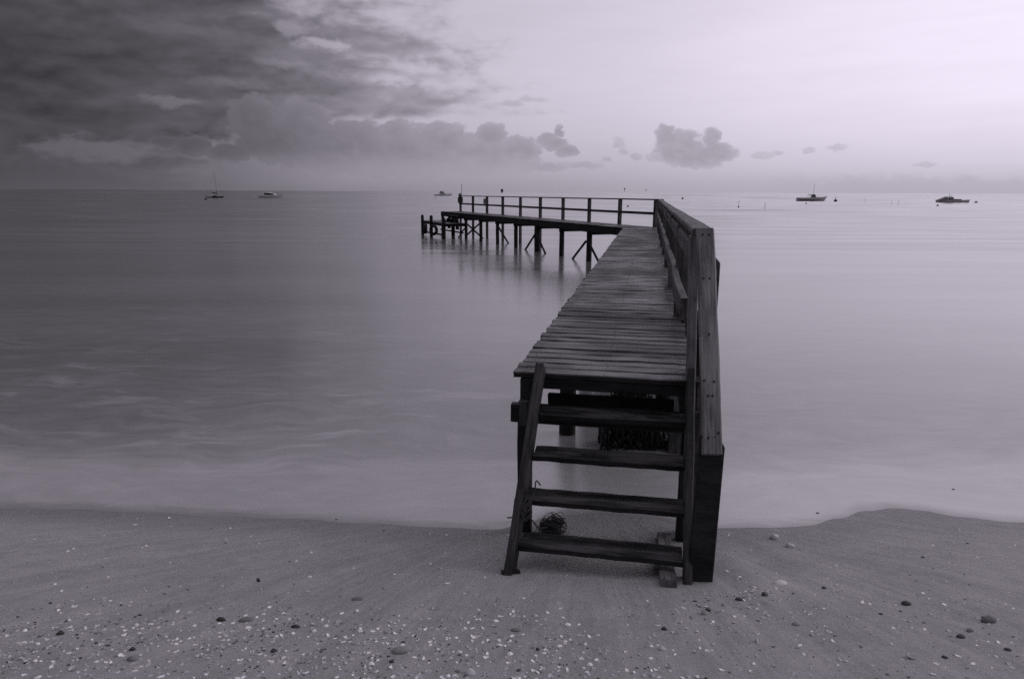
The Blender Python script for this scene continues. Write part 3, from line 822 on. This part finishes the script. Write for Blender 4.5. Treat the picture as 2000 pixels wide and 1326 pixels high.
# ------------------------------------------------------------------ boats
def hull_geo(L, B, D, stations=14, bow=.25, sheer=.35, flat=False, rake=.10, drop=.0):
    """x: stern 0 .. bow L; z 0 = waterline"""
    v, f = [], []; ring = 9
    for i in range(stations + 1):
        t = i / stations; x = L * t
        wd_ = B / 2 * (1 - max(0, (t - .45) / .55) ** 2.2) * (.86 + .14 * min(1, t * 4))
        wd_ = max(wd_, .015)
        sh = D * (1 + sheer * max(0, t - .3) ** 1.6 * 2.0 - drop * max(0, .35 - t))
        for k in range(ring):
            a = (k / (ring - 1) - .5) * 2     # -1 .. 1 round the section, through the keel
            s = abs(a); sgn = 1 if a > 0 else -1
            yy = sgn * wd_ * (1 - (1 - s) ** 2.4) * (.80 + .20 * s) if s > 0 else 0
            zz = -.35 * D * (1 - s) ** 1.5 + sh * max(0, s - .28) / .72
            xx = x + rake * L * (max(0, zz) / max(sh, .01)) * max(0, (t - .6) / .4) ** 1.5
            v.append((xx, yy, zz))
    for i in range(stations):
        for k in range(ring - 1):
            a = i * ring + k; f.append((a, a + ring, a + ring + 1, a + 1))
        a = i * ring; f.append((a, a + ring - 1, a + 2 * ring - 1, a + ring))      # deck
    f.append(tuple(range(ring))); f.append(tuple(reversed(range(stations * ring, (stations + 1) * ring))))
    return v, f
def prism(name, prof_, w0, w1, mat, parent, off=.04):
    """a side outline (x, z) given the width w0 at the bottom, w1 at the top"""
    zs = [q[1] for q in prof_]; z0, z1 = min(zs), max(zs)
    wid = lambda z: (w0 + (w1 - w0) * (z - z0) / max(z1 - z0, 1e-6)) / 2
    v = [(x, s * wid(z), z) for s in (-1, 1) for x, z in prof_]; n_ = len(prof_)
    f = [tuple(range(n_)), tuple(reversed(range(n_, 2 * n_)))] + [(i, n_ + i, n_ + (i + 1) % n_, (i + 1) % n_) for i in range(n_)]
    bm2 = bmesh.new(); vv = [bm2.verts.new(q) for q in v]
    for q in f: bm2.faces.new([vv[i_] for i_ in q])
    bmesh.ops.bevel(bm2, geom=bm2.edges[:], offset=off, segments=1, affect='EDGES')
    bmesh.ops.recalc_face_normals(bm2, faces=bm2.faces[:])
    me_ = bpy.data.meshes.new(name); bm2.to_mesh(me_); bm2.free(); return link(name, me_, mat, parent)
def rod(name, pts, r, mat, parent, sides=6):
    v, f = tube_geo(pts, r, sides); return link(name, mesh(name, v, f, True), mat, parent)
def boat(label, x, y, L, B, D, mat, rz, **k):
    t = thing('moored_boat', label, 'boat', (x, y, 0), rz, 'boats moored off the beach')
    v, f = hull_geo(L, B, D, **k); h = link('hull', mesh('hull', v, f), mat, t)
    geos = hull_geo(L * 1.0, B * 1.012, D * .30, **{**k, 'sheer': .0, 'rake': .02}); link('boot_stripe', mesh('boot_stripe', *geos), M['boot'], t)
    return t
# sailing boat, dark, bow to the right, sail stowed along its boom
bt = boat('dark sailing boat with a tall mast and its sail stowed along the boom', -110.6, 261.0, 5.3, 1.9, .62, M['hull_dark'], .05, sheer=.30, rake=.13, drop=.4)
prism('cabin', [(1.9, .62), (2.2, 1.0), (3.2, .98), (3.7, .70)], 1.2, 1.0, M['hull_dark'], bt)
rod('mast', [(3.55, 0, .6), (3.35, 0, 5), (2.95, 0, 9.6)], .055, M['metal'], bt)
prism('stowed_sail', [(1.2, 2.15), (3.45, 1.55), (3.5, 1.95), (2.6, 2.12)], .3, .2, M['hull_dark'], bt)
rod('forestay', [(2.95, 0, 9.5), (5.7, 0, .95)], .012, M['metal'], bt, 4); rod('backstay', [(2.95, 0, 9.5), (.1, 0, .7)], .012, M['metal'], bt, 4)
rod('bow_rail', [(4.6, .4, .85), (4.8, .35, 1.3), (5.75, 0, 1.4), (5.9, 0, .95)], .02, M['metal'], bt, 5)
rod('rudder_post', [(-.15, 0, -.2), (-.2, 0, .9)], .05, M['hull_dark'], bt)
# white cruiser
bt = boat('white motor cruiser with dark wraparound windows, between the sailing boat and the pier', -95.2, 270.5, 8.0, 2.9, 1.05, M['hull_white'], .04, sheer=.42, rake=.14)
prism('cabin', [(1.6, 1.0), (2.3, 1.75), (5.6, 1.75), (6.6, 1.25), (6.9, 1.05)], 2.3, 1.9, M['cabin'], bt)
prism('window', [(2.35, 1.35), (2.2, 2.05), (4.6, 2.0), (5.9, 1.5), (5.6, 1.36)], 2.34, 2.0, M['glass'], bt, .02)
prism('roof', [(2.4, 2.06), (2.9, 2.28), (4.2, 2.28), (4.7, 2.04)], 2.1, 1.7, M['cabin'], bt)
rod('bow_rail', [(5.6, .9, 1.3), (6.2, .75, 1.85), (8.7, 0, 1.95), (9.0, 0, 1.5)], .03, M['metal'], bt)
# flybridge boat
bt = boat('grey cabin boat with a raised bridge, just left of the far end of the pier', -45.5, 419.2, 9.4, 3.2, 1.25, M['hull_grey'], .03, sheer=.40, rake=.13)
prism('cabin', [(2.8, 1.2), (3.3, 2.3), (6.0, 2.3), (7.0, 1.45)], 2.4, 2.0, M['cabin'], bt)
prism('window', [(3.6, 1.75), (3.5, 2.15), (5.7, 2.15), (6.2, 1.8)], 2.44, 2.1, M['glass'], bt, .02)
prism('bridge', [(3.4, 2.3), (3.3, 3.0), (5.0, 2.95), (5.5, 2.3)], 1.9, 1.6, M['canvas'], bt)
prism('roof', [(4.0, 3.2), (4.2, 3.4), (6.4, 2.75), (6.3, 2.6)], 1.9, 1.7, M['cabin'], bt)
for s in (-1, 1): rod('roof_strut', [(2.6, s * .9, 1.3), (3.6, s * .8, 3.25), (4.1, s * .8, 3.3)], .06, M['canvas'], bt)
rod('aerial', [(4.8, .4, 3.3), (4.8, .4, 4.2)], .03, M['metal'], bt)
rod('bow_rail', [(6.8, 1.0, 1.5), (7.2, .9, 2.3), (9.8, 0, 2.4), (10.4, 0, 1.7)], .03, M['metal'], bt)
# half-cabin boat with a mast
bt = boat('long low grey boat with a small wheelhouse and a thin mast, right of the pier', 108.8, 275.3, 10.3, 3.0, 1.05, M['hull_grey'], .03, sheer=.50, rake=.12)
prism('cabin', [(5.5, 1.05), (5.6, 1.35), (7.2, 1.5), (9.3, 1.35), (9.5, 1.25)], 2.0, 1.5, M['cabin'], bt)
prism('roof', [(4.3, 2.25), (4.4, 2.42), (6.4, 2.42), (6.7, 2.2)], 2.1, 1.9, M['canvas'], bt)
for xx, x2 in ((3.8, 4.5), (5.1, 5.3), (6.7, 6.4)):
    for s in (-1, 1): rod('roof_strut', [(xx, s * .95, 1.05), (x2, s * .95, 2.3)], .06, M['hull_grey'], bt)
prism('window', [(5.5, 1.36), (5.55, 2.2), (6.3, 2.2), (6.9, 1.45)], 1.7, 1.6, M['glass'], bt, .02)
prism('coaming', [(.2, 1.0), (.2, 1.22), (5.4, 1.2), (5.4, 1.0)], 2.5, 2.4, M['hull_grey'], bt)
rod('mast', [(6.1, 0, 2.4), (6.1, 0, 6.4)], .05, M['metal'], bt); rod('bow_rail', [(7.6, .9, 1.45), (7.8, .8, 2.1), (10.8, 0, 2.25), (11.3, 0, 1.7)], .03, M['metal'], bt)
rod('stern_rail', [(1.6, .9, 1.1), (1.8, .9, 1.7), (2.6, .9, 1.75)], .03, M['metal'], bt)
# launch, bow to the left
bt = boat('grey launch with a raked canvas-covered foredeck, bow to the left, farthest right of the boats', 131.9, 209.6, 8.6, 2.7, .95, M['hull_grey'], math.pi - .03, sheer=.10, rake=.06)
bt.location.x = 132.2
prism('foredeck_cover', [(3.5, .95), (5.9, 1.95), (6.3, 1.9), (8.2, 1.05), (8.3, .95)], 2.2, 1.3, M['canvas'], bt)
prism('cabin', [(4.2, .95), (4.3, 1.75), (4.7, 2.0), (6.1, 2.0), (6.2, .95)], 2.0, 1.7, M['cabin'], bt)
prism('window', [(4.5, 1.35), (4.6, 1.7), (5.9, 1.7), (6.0, 1.35)], 2.04, 1.8, M['glass'], bt, .02)
prism('engine_cover', [(1.9, .9), (1.95, 1.3), (4.2, 1.35), (4.2, .9)], 1.6, 1.4, M['canvas'], bt)
prism('stern_board', [(-.1, .8), (-.2, 1.22), (.9, 1.1), (1.1, .85)], 2.3, 2.2, M['hull_grey'], bt)
rod('mast', [(5.0, 0, 2.0), (5.3, 0, 2.75)], .06, M['canvas'], bt); rod('aerial', [(4.9, .5, 2.0), (4.9, .5, 2.5)], .03, M['metal'], bt)

# ------------------------------------------------------------------ buoys and marker posts
def ico(name, r, sub=2, sq=1.0):
    bm2 = bmesh.new(); bmesh.ops.create_icosphere(bm2, subdivisions=sub, radius=r)
    for q in bm2.verts: q.co.z *= sq
    me_ = bpy.data.meshes.new(name); bm2.to_mesh(me_); bm2.free()
    me_.polygons.foreach_set('use_smooth', [True] * len(me_.polygons)); return me_
def buoy(x, y, r, staff, label):
    t = thing('mooring_buoy', label, 'buoy', (x, y, 0), 0, 'mooring buoys among the boats')
    o = link('float', ico('float', r, 2, .85), M['float'], t); o.location.z = r * .45
    rod('ring', [(0, 0, r * 1.1), (r * .25, 0, r * 1.45), (0, 0, r * 1.6), (-r * .25, 0, r * 1.45), (0, 0, r * 1.1)], r * .07, M['metal'], t)
    if staff: rod('staff', [(0, 0, r), (.02, 0, staff)], r * .16, M['float'], t)
for a in [(-134.3, 237.2, .42, 0, 'small round buoy alone on the water, left of the sailing boat'),
          (-97.3, 228.4, .38, 1.5, 'buoy with a short staff just below the stern of the sailing boat'),
          (81.8, 346.8, .5, 0, 'small dark buoy low on the water above the bend of the hand rail'),
          (22.2, 138.5, .24, 0, 'small dark buoy seen between two rail posts of the far arm'),
          (44.3, 141, .17, 1.3, 'thin pale staff buoy, nearest of all to the bend of the pier rail'),
          (42.0, 119.7, .20, 1.15, 'dark staff buoy standing alone, the nearest of the staff buoys'),
          (112.8, 251.6, .62, 1.5, 'stout dark buoy just off the bow of the long low boat'),
          (110.5, 225.7, .16, 1.4, 'thin faint staff buoy midway between the two boats on the right'),
          (97.1, 184.4, .15, 1.1, 'thin faint staff buoy, left one of the close pair between the two right boats'),
          (90.3, 168.5, .16, 1.3, 'thin faint staff buoy, right one of the close pair between the two right boats'),
          (136.9, 212.7, .52, 0, 'round buoy just off the stern of the launch'),
          (-25.2, 235.8, .28, 1.2, 'small buoy just below the cabin boat with the raised bridge'),
          (78.0, 191.3, .24, 0, 'small buoy just below the stern of the long low boat'),
          (98.9, 167.4, .24, 0, 'small buoy just below the bow of the launch')]:
    buoy(*a)
def beacon(x, y, h, label, sq):
    t = thing('marker_post', label, 'marker post', (x, y, 0), 0, 'channel markers on the horizon')
    rod('post', [(0, 0, -2), (0, 0, h)], sq * .35, M['hull_dark'], t)
    bevbox('topmark', (-sq, sq, -sq, sq, h - sq * 1.2, h + sq * 1.2), M['hull_dark'], t, sq * .2, 1)
beacon(395, 2550, 17, 'tall thin marker post on the horizon with a square topmark', 2.0)
beacon(528, 2860, 16, 'shorter thin marker post on the horizon nearest the bend of the pier', 1.5)
beacon(-27, 1825, 7, 'squat dark beacon on the horizon above the far arm of the pier', 3.0)

# ------------------------------------------------------------------ shells and stones on the sand
def shellmat(name, lo, hi, rough, sc):
    mt, n, b = newmat(name); x, y, z = objco(n); r = rnd_of(n)
    k = noise(n, vec(n, x + r * 3.0, y, z), sc, 4, .6)
    put(n, b, 'Base Color', grey(n, k.mix(lo, hi) * (.75 + r * .5), (1, .99, 1.0))); b.inputs['Roughness'].default_value = rough
    bump(n, b, k, .4, .003); return mt
MS = {'white': shellmat('shell_white', .62, .90, .5, 60.0), 'pale': shellmat('shell_pale', .36, .66, .6, 60.0),
      'grey': shellmat('stone_grey', .10, .24, .7, 70.0), 'darkst': shellmat('stone_dark', .02, .06, .55, 70.0), 'sandy': shellmat('stone_sandy', .2, .34, .8, 70.0)}
def cockle(rnd, up):
    """a fan-shaped ribbed valve about one unit wide; up = dome upwards, else lying as a bowl"""
    v, f = [], []; nr, na = 4, 13
    for i in range(nr + 1):
        q = i / nr
        for k in range(na):
            a = -1.25 + 2.5 * k / (na - 1)
            rib = 1 + .03 * (1 if k % 2 else -1) * q
            rad = q * .98 * (1 - .10 * (a / 1.25) ** 2)
            x = math.sin(a) * rad * .56 * rib; y = (math.cos(a) * rad - .45) * .92
            h = .34 * math.sin(min(1, q * 1.02) * math.pi) ** .7 * (1 - (a / 1.5) ** 2) + .02 * (k % 2) * q + .10 * (1 - q)
            v.append((x, y, h * (1 if up else -1) + (0 if up else .36)))
    for i in range(nr):
        for k in range(na - 1):
            a = i * na + k; f.append((a, a + 1, a + na + 1, a + na))
    o = len(v); v += [(x * .93, y * .93, z - .035) for x, y, z in v]
    f += [tuple(reversed([i + o for i in q])) for q in f]
    for k in range(na - 1):
        a = nr * na + k; f.append((a, a + o, a + o + 1, a + 1) if False else (a, a + 1, a + 1 + o, a + o))
    return mesh('shell', v, f, True)
def chip(rnd):
    """an angular curved fragment"""
    n_ = rnd.randint(5, 7); v = []; cv = rnd.uniform(.1, .5)
    for s in (0, .09):
        for k in range(n_):
            a = 2 * math.pi * k / n_ + rnd.uniform(-.3, .3) * (s == 0)
            r_ = rnd.uniform(.3, .58) if s == 0 else None
            if s == 0: x, y = math.cos(a) * r_, math.sin(a) * r_ * .7; v.append((x, y, .05 + cv * x * x))
            else: x, y, z = v[k]; v.append((x * .92, y * .92, z + .11))
    v.append((0, 0, .17))
    f = [tuple(reversed(range(n_)))] + [(i, (i + 1) % n_, n_ + (i + 1) % n_, n_ + i) for i in range(n_)] + [(n_ + i, n_ + (i + 1) % n_, 2 * n_) for i in range(n_)]
    return mesh('shell', v, f)
def spire(rnd):
    v, f = tube_geo([(-.5 + i * .11, .03 * math.sin(i * 2.2), .16 + .02 * math.cos(i * 2.2)) for i in range(10)], lambda t: .19 * (t * .95 + .05) * (1 + .14 * math.sin(t * 28)), 9)
    return mesh('shell', v, f, True)
def stone(rnd, rough=.22, sq=.6, lon=1.0):
    bm2 = bmesh.new(); bmesh.ops.create_icosphere(bm2, subdivisions=2, radius=.5); s = rnd.uniform(0, 50)
    for q in bm2.verts:
        k = 1 + rough * mn.noise(q.co * 2.2 + Vector((s, 0, 0))) + rough * .5 * mn.noise(q.co * 5 + Vector((s, 3, 0)))
        q.co *= k; q.co.z *= sq; q.co.y *= .75; q.co.x *= lon; q.co.z += sq * .30
    me_ = bpy.data.meshes.new('pebble'); bm2.to_mesh(me_); bm2.free(); me_.polygons.foreach_set('use_smooth', [True] * len(me_.polygons)); return me_
rs = random.Random(21)
LIB = {}
for kind, fn, nn in (('dome', lambda: cockle(rs, True), 3), ('bowl', lambda: cockle(rs, False), 3), ('chip', lambda: chip(rs), 8), ('spire', lambda: spire(rs), 2),
                     ('stone', lambda: stone(rs), 6), ('rough', lambda: stone(rs, .5, .7), 4), ('long', lambda: stone(rs, .15, .5, 1.3), 3)):
    for mname in MS:
        LIB[kind, mname] = []
    for q in range(nn):
        base = fn()
        for mname in MS:
            c_ = base.copy(); c_.materials.clear(); c_.materials.append(MS[mname]); LIB[kind, mname].append(c_)
def lay(kind, mname, x, y, size, rz=None, tilt=.25, name=None, sink=.12):
    o = link(name or ('shell' if kind in ('dome', 'bowl', 'chip', 'spire') else 'pebble'), rs.choice(LIB[kind, mname]))
    o.location = (x, y, ground(x, y) - sink * size); o.scale = (size,) * 3
    o.rotation_euler = (rs.uniform(-tilt, tilt), rs.uniform(-tilt, tilt), rs.uniform(0, 6.28) if rz is None else rz)
    return o
NOTABLE = [
    (1.537, 3.673, 0.0878, 'long', 'white', 'pebble', 'large smooth whitish oval stone right of the stair post'),
    (2.106, 3.399, 0.0627, 'stone', 'darkst', 'pebble', 'round dark stone alone on the bare sand at right'),
    (1.883, 4.656, 0.0878, 'rough', 'pale', 'pebble', 'lumpy pale stone at the water edge, left one of a pair'),
    (1.918, 4.471, 0.0739, 'rough', 'pale', 'pebble', 'lumpy pale stone at the water edge, right one of a pair'),
    (1.771, 3.625, 0.0376, 'stone', 'darkst', 'pebble', 'small dark pebble between the white oval stone and the round dark stone'),
    (1.901, 3.269, 0.0263, 'stone', 'darkst', 'pebble', 'small dark pebble just left below the round dark stone'),
    (2.409, 3.204, 0.0930, 'rough', 'grey', 'pebble', 'flat grey pointed stone near the right edge of the sand'),
    (2.154, 3.023, 0.0515, 'stone', 'darkst', 'pebble', 'dark oval stone, lowest of the three stones at lower right'),
    (2.243, 3.092, 0.0450, 'rough', 'grey', 'pebble', 'grey stone with a dark top, just above the dark oval stone'),
    (2.285, 2.891, 0.0400, 'stone', 'darkst', 'pebble', 'dark stone close to the right lower corner'),
    (1.953, 2.822, 0.0346, 'stone', 'darkst', 'pebble', 'dark stone beside the white shell near the lower right edge'),
    (1.800, 2.816, 0.0552, 'bowl', 'white', 'shell', 'long white shell lying tilted at lower right, beside a dark stone'),
    (1.466, 2.791, 0.0297, 'dome', 'pale', 'shell', 'pale shell, left one of a touching pair at the bottom right'),
    (1.487, 2.778, 0.0273, 'stone', 'pale', 'pebble', 'pale round pebble touching a shell at the bottom right'),
    (1.634, 3.332, 0.0268, 'dome', 'white', 'shell', 'white shell on bare sand left of the round dark stone'),
    (2.000, 3.183, 0.0308, 'dome', 'pale', 'shell', 'pale shell on bare sand below the round dark stone'),
    (1.775, 2.939, 0.0263, 'dome', 'white', 'shell', 'white shell on bare sand near the lower right, left of the stones'),
    (-2.166, 3.039, 0.0468, 'rough', 'darkst', 'pebble', 'dark humped stone with shell bits against it, far left'),
    (-2.359, 3.069, 0.0373, 'dome', 'white', 'shell', 'bright white shell left of the dark humped stone'),
    (-2.113, 2.781, 0.0318, 'dome', 'white', 'shell', 'bright white oval shell below the dark humped stone'),
    (-1.695, 2.808, 0.0596, 'stone', 'grey', 'pebble', 'smooth grey oval stone in the shell litter at left'),
    (-1.744, 2.897, 0.0377, 'rough', 'darkst', 'pebble', 'dark rough stone just above the smooth grey oval stone'),
    (-1.334, 3.195, 0.0670, 'long', 'grey', 'pebble', 'grey lozenge stone, right one of two above the shell litter'),
    (-1.460, 3.200, 0.0516, 'rough', 'darkst', 'pebble', 'dark rough stone, left one of two above the shell litter'),
    (-0.827, 3.433, 0.0605, 'long', 'grey', 'pebble', 'long grey stone half sunk in sand left of the steps'),
    (0.026, 3.076, 0.0498, 'long', 'grey', 'pebble', 'long grey pebble with a sand trail behind it, below the steps'),
    (0.282, 3.133, 0.0405, 'stone', 'white', 'pebble', 'bright white egg-shaped pebble below the steps'),
    (0.129, 3.176, 0.0231, 'chip', 'white', 'shell', 'small white shell bit left above the white egg-shaped pebble'),
    (-1.060, 3.120, 0.0454, 'long', 'darkst', 'pebble', 'thin dark stone among white shell bits at centre left'),
    (-1.090, 2.888, 0.0353, 'rough', 'darkst', 'pebble', 'dark knobbly stone among shell bits below the thin dark stone'),
    (-0.500, 2.889, 0.0894, 'long', 'sandy', 'pebble', 'long sandy coloured stone lying flat in the shell litter'),
    (-0.531, 2.800, 0.0297, 'stone', 'darkst', 'pebble', 'dark round pebble just below the long sandy stone'),
    (-0.391, 2.658, 0.0459, 'bowl', 'white', 'shell', 'large open white shell at the bottom edge, below centre left'),
    (-0.269, 2.680, 0.0352, 'dome', 'white', 'shell', 'white oval shell at the bottom edge, right of the large open shell'),
    (-0.175, 2.698, 0.0575, 'rough', 'pale', 'pebble', 'rough pale lump crusted with shells at the bottom edge'),
    (-0.600, 2.657, 0.0327, 'bowl', 'pale', 'shell', 'ring-like pale open shell at the bottom edge'),
    (-0.228, 2.719, 0.0312, 'stone', 'grey', 'pebble', 'grey round pebble beside the rough pale lump'),
    (0.125, 2.904, 0.0236, 'rough', 'darkst', 'pebble', 'black pointed stone in the shell litter below the steps'),
    (0.159, 2.924, 0.0262, 'rough', 'pale', 'pebble', 'pale lump right beside the black pointed stone'),
    (0.035, 2.725, 0.0246, 'stone', 'darkst', 'pebble', 'black round pebble near the bottom edge below the steps'),
    (0.750, 3.094, 0.0375, 'rough', 'darkst', 'pebble', 'dark rough stone below the wooden sill end of the steps'),
    (1.022, 3.308, 0.0426, 'stone', 'darkst', 'pebble', 'dark stone leaning on a pale one below the stair post'),
    (0.995, 3.265, 0.0473, 'rough', 'sandy', 'pebble', 'pale stone under a dark one below the stair post'),
    (0.903, 3.069, 0.0273, 'dome', 'white', 'shell', 'bright white shell alone below the stair post'),
    (0.759, 2.664, 0.0328, 'dome', 'pale', 'shell', 'round pale cockle at the bottom edge, left one of a pair'),
    (0.798, 2.669, 0.0329, 'dome', 'white', 'shell', 'round white cockle at the bottom edge, right one of a pair'),
    (0.653, 2.924, 0.0309, 'dome', 'white', 'shell', 'bright white shell left of a pale lump, below the sill end'),
    (0.697, 2.895, 0.0401, 'rough', 'pale', 'pebble', 'pale crusted lump below the sill end of the steps'),
    (0.505, 3.296, 0.0239, 'chip', 'white', 'shell', 'white pointed shell bit below the middle of the steps'),
    (1.383, 3.489, 0.0447, 'rough', 'darkst', 'pebble', 'dark rough stone below the large whitish oval stone'),
    (1.424, 3.524, 0.0395, 'bowl', 'pale', 'shell', 'pale open shell beside a dark stone, below the whitish oval stone'),
    (1.228, 3.442, 0.0496, 'stone', 'darkst', 'pebble', 'dark flat stone right of the foot of the stair post'),
    (1.416, 3.144, 0.0508, 'stone', 'sandy', 'pebble', 'sandy coloured flat stone half sunk in bare sand at right'),
    (-1.447, 3.684, 0.0235, 'rough', 'darkst', 'pebble', 'dark upright stub with a dark damp patch, left of the steps'),
    (-1.360, 5.093, 0.0319, 'stone', 'darkst', 'pebble', 'dark pebble in the thin wash left of the pier'),
    (-0.931, 4.777, 0.0225, 'stone', 'darkst', 'pebble', 'dark pebble at the edge of the thin wash left of the steps'),
    (2.483, 5.319, 0.0456, 'stone', 'grey', 'pebble', 'grey pebble in the thin wash right of the pier'),
    (4.019, 6.016, 0.0419, 'stone', 'grey', 'pebble', 'grey pebble in shallow water at far right'),
    (2.668, 4.195, 0.0265, 'stone', 'darkst', 'pebble', 'small dark pebble on damp sand at far right'),
    (3.180, 4.531, 0.0250, 'stone', 'darkst', 'pebble', 'tiny dark pebble on damp sand, uppermost at far right'),
    (1.290, 3.848, 0.0428, 'chip', 'white', 'shell', 'white shell bit against the right side of the stair post'),
    (-2.568, 4.927, 0.0347, 'chip', 'pale', 'shell', 'pale shell bit on damp sand close to the wash at left'),
    (-2.901, 4.299, 0.0305, 'dome', 'white', 'shell', 'white shell on bare damp sand at upper left'),
    (-2.457, 4.370, 0.0310, 'dome', 'white', 'shell', 'white shell on bare damp sand, right of another, at upper left'),
    (-1.953, 4.458, 0.0316, 'dome', 'white', 'shell', 'white shell on bare damp sand left of the dark stub'),
    (-2.342, 3.734, 0.0297, 'dome', 'pale', 'shell', 'pale shell on bare sand in the left part'),
    (-1.653, 3.023, 0.0294, 'stone', 'pale', 'pebble', 'pale grey flat pebble in the shell litter at left'),
    (-0.906, 2.954, 0.0240, 'chip', 'white', 'shell', 'square white shell piece in the litter at centre left'),
    (-0.748, 2.732, 0.0224, 'dome', 'white', 'shell', 'white rounded shell near the bottom edge at centre left'),
    (-0.525, 3.130, 0.0354, 'chip', 'white', 'shell', 'forked white shell piece above the long sandy stone'),
    (-0.393, 3.311, 0.0479, 'bowl', 'pale', 'shell', 'pale open shell with a dark hollow, left below the steps'),
]
for x, y, w, kind, mname, nm, lab in NOTABLE:
    w *= .80
    o = lay(kind, mname, x, y, w, rs.uniform(-.4, .4), .12, nm, sink=.06 if kind in ('dome', 'bowl', 'chip') else .12)
    if 'stub' in lab: o.scale = (w, w, w * 2.6)
    if 'uppermost' in lab: pass
    tag(o, lab, 'shell' if nm == 'shell' else 'stone')
def thick(x, y):
    """how densely the litter lies at a spot of the beach"""
    p = mn.noise((x * 1.1, y * 2.2, 4.0)) * .6 + mn.noise((x * 3.3, y * 5.0, 9.0)) * .6
    a = max(0.0, min(1.0, (3.42 - y) / .45)) * max(0.0, min(1.0, (.95 - x) / .7)) * (.75 + p)
    a += .55 * max(0.0, min(1.0, (3.15 - y) / .35)) * max(0.0, min(1.0, (x - .7) / .9)) * (.35 + p)
    a += .16 * max(0.0, min(1.0, (4.0 - y) / .7)) * (.6 + p)
    a += .7 * g2(x, y, 1.3, 3.55, .28, .12) + .35 * g2(x, y, 1.15, 3.3, .4, .22)
    a += .9 * g2(x, y, -.1, 2.92, .6, .16) * (.8 + p) + .5 * g2(x, y, -1.6, 3.0, .9, .2) * (.8 + p)
    a += .035 * (1 if y < edge_y(x) - .05 else 0)
    return max(0.0, a)
def spots(nwant, rnd, y1=5.2):
    got = []
    while len(got) < nwant:
        y = rnd.uniform(2.5, y1); x = rnd.uniform(-1, 1) * (.8 * y + .5)
        if y > edge_y(x) - .04: continue
        if .1 < x < 1.25 and 3.55 < y < 5.0 and rnd.random() < .85: continue
        if rnd.random() < thick(x, y): got.append((x, y))
    return got
ANCHORS = [(1.54, 3.67, 'whitish oval stone'), (2.11, 3.40, 'lone round dark stone'), (1.93, 4.63, 'lumpy pair at the waterline'), (2.41, 3.20, 'flat grey pointed stone'),
           (-2.17, 3.04, 'dark humped stone'), (-1.70, 2.81, 'smooth grey oval stone'), (-1.33, 3.20, 'grey lozenge stone'), (-.80, 3.40, 'long half sunk stone'),
           (.28, 3.13, 'white egg-shaped pebble'), (-.50, 2.88, 'long sandy stone'), (-.40, 2.67, 'large open shell'), (-.18, 2.70, 'shell-crusted lump'),
           (.12, 2.90, 'black pointed stone'), (1.13, 3.70, 'stair post foot'), (-1.45, 3.68, 'dark upright stub'), (.70, 2.90, 'pale crusted lump'), (1.80, 2.83, 'long tilted shell'), (2.28, 2.89, 'dark corner stone'),
           (0.0, 3.85, 'left stringer foot'), (.86, 3.62, 'wooden sill end')]
seen = set()
def label_at(what, x, y):
    for ax, ay, an in sorted(ANCHORS, key=lambda q: math.hypot(q[0] - x, q[1] - y)):
        d = math.hypot(ax - x, ay - y); ddx, ddy = x - ax, y - ay
        side_ = 'right of' if ddx > 0 else 'left of'; far_ = 'beyond' if ddy > 0 else 'in front of'
        w_ = side_ if abs(ddx) > 2.4 * abs(ddy) else far_ if abs(ddy) > 2.4 * abs(ddx) else far_.replace(' of', '') + ' and ' + side_
        l_ = '%s %s %s the %s' % (what, 'just' if d < .07 else 'a hand' if d < .16 else 'a foot' if d < .34 else 'an arm' if d < .7 else 'a pace' if d < 1.2 else 'far', w_, an)
        if l_ not in seen:
            seen.add(l_); return l_
    return l_
for x, y in spots(265, rs):
    kind = rs.choices(('dome', 'bowl', 'chip', 'spire'), (4, 2, 7, .5))[0]
    big_ = rs.random() ** 2.2
    s = .015 + .026 * big_; mname = 'white' if rs.random() < .42 else 'pale'
    o = lay(kind, mname, x, y, s, None, .35)
    tag(o, label_at(('white ' if mname == 'white' else 'pale ') + {'dome': 'cockle shell', 'bowl': 'upturned shell', 'chip': 'shell bit', 'spire': 'spiral shell'}[kind], x, y), 'shell', 'small shells strewn on the sand')
for x, y in spots(130, rs, 4.6):
    mname = rs.choices(('darkst', 'grey', 'sandy'), (5, 4, 3))[0]
    o = lay(rs.choice(('stone', 'rough', 'rough', 'rough', 'long')), mname, x, y, .009 + .014 * rs.random() ** 2, None, .5, sink=.25)
    tag(o, label_at({'darkst': 'small dark pebble', 'grey': 'small grey pebble', 'sandy': 'small sandy pebble'}[mname], x, y), 'pebble', 'small pebbles strewn on the sand')
def litter(name, n_, lib, mat, smin, smax, y1, seed):
    rl = random.Random(seed); geos = []
    for x, y in spots(n_, rl, y1):
        me_ = rl.choice(lib); s = smin + (smax - smin) * rl.random() ** 2.2
        mw = Matrix.Translation((x, y, ground(x, y) - .10 * s)) @ Matrix.Rotation(rl.uniform(0, 6.28), 4, 'Z') @ Matrix.Rotation(rl.uniform(-.5, .5), 4, 'X') @ Matrix.Diagonal((s, s, s, 1))
        geos.append(([mw @ q.co for q in me_.vertices], [tuple(p.vertices) for p in me_.polygons]))
    v, f = joined(geos); tag(link(name, mesh(name, v, f), mat), kind='stuff')
litter('shell_fragments', 1200, LIB['chip', 'white'], MS['white'], .007, .034, 5.2, 31)
litter('shell_fragments', 1700, LIB['chip', 'pale'], MS['pale'], .007, .034, 5.0, 32)
litter('gravel', 550, LIB['chip', 'darkst'], MS['darkst'], .007, .023, 5.0, 33)
litter('gravel', 900, LIB['chip', 'grey'], MS['grey'], .008, .026, 4.6, 34)
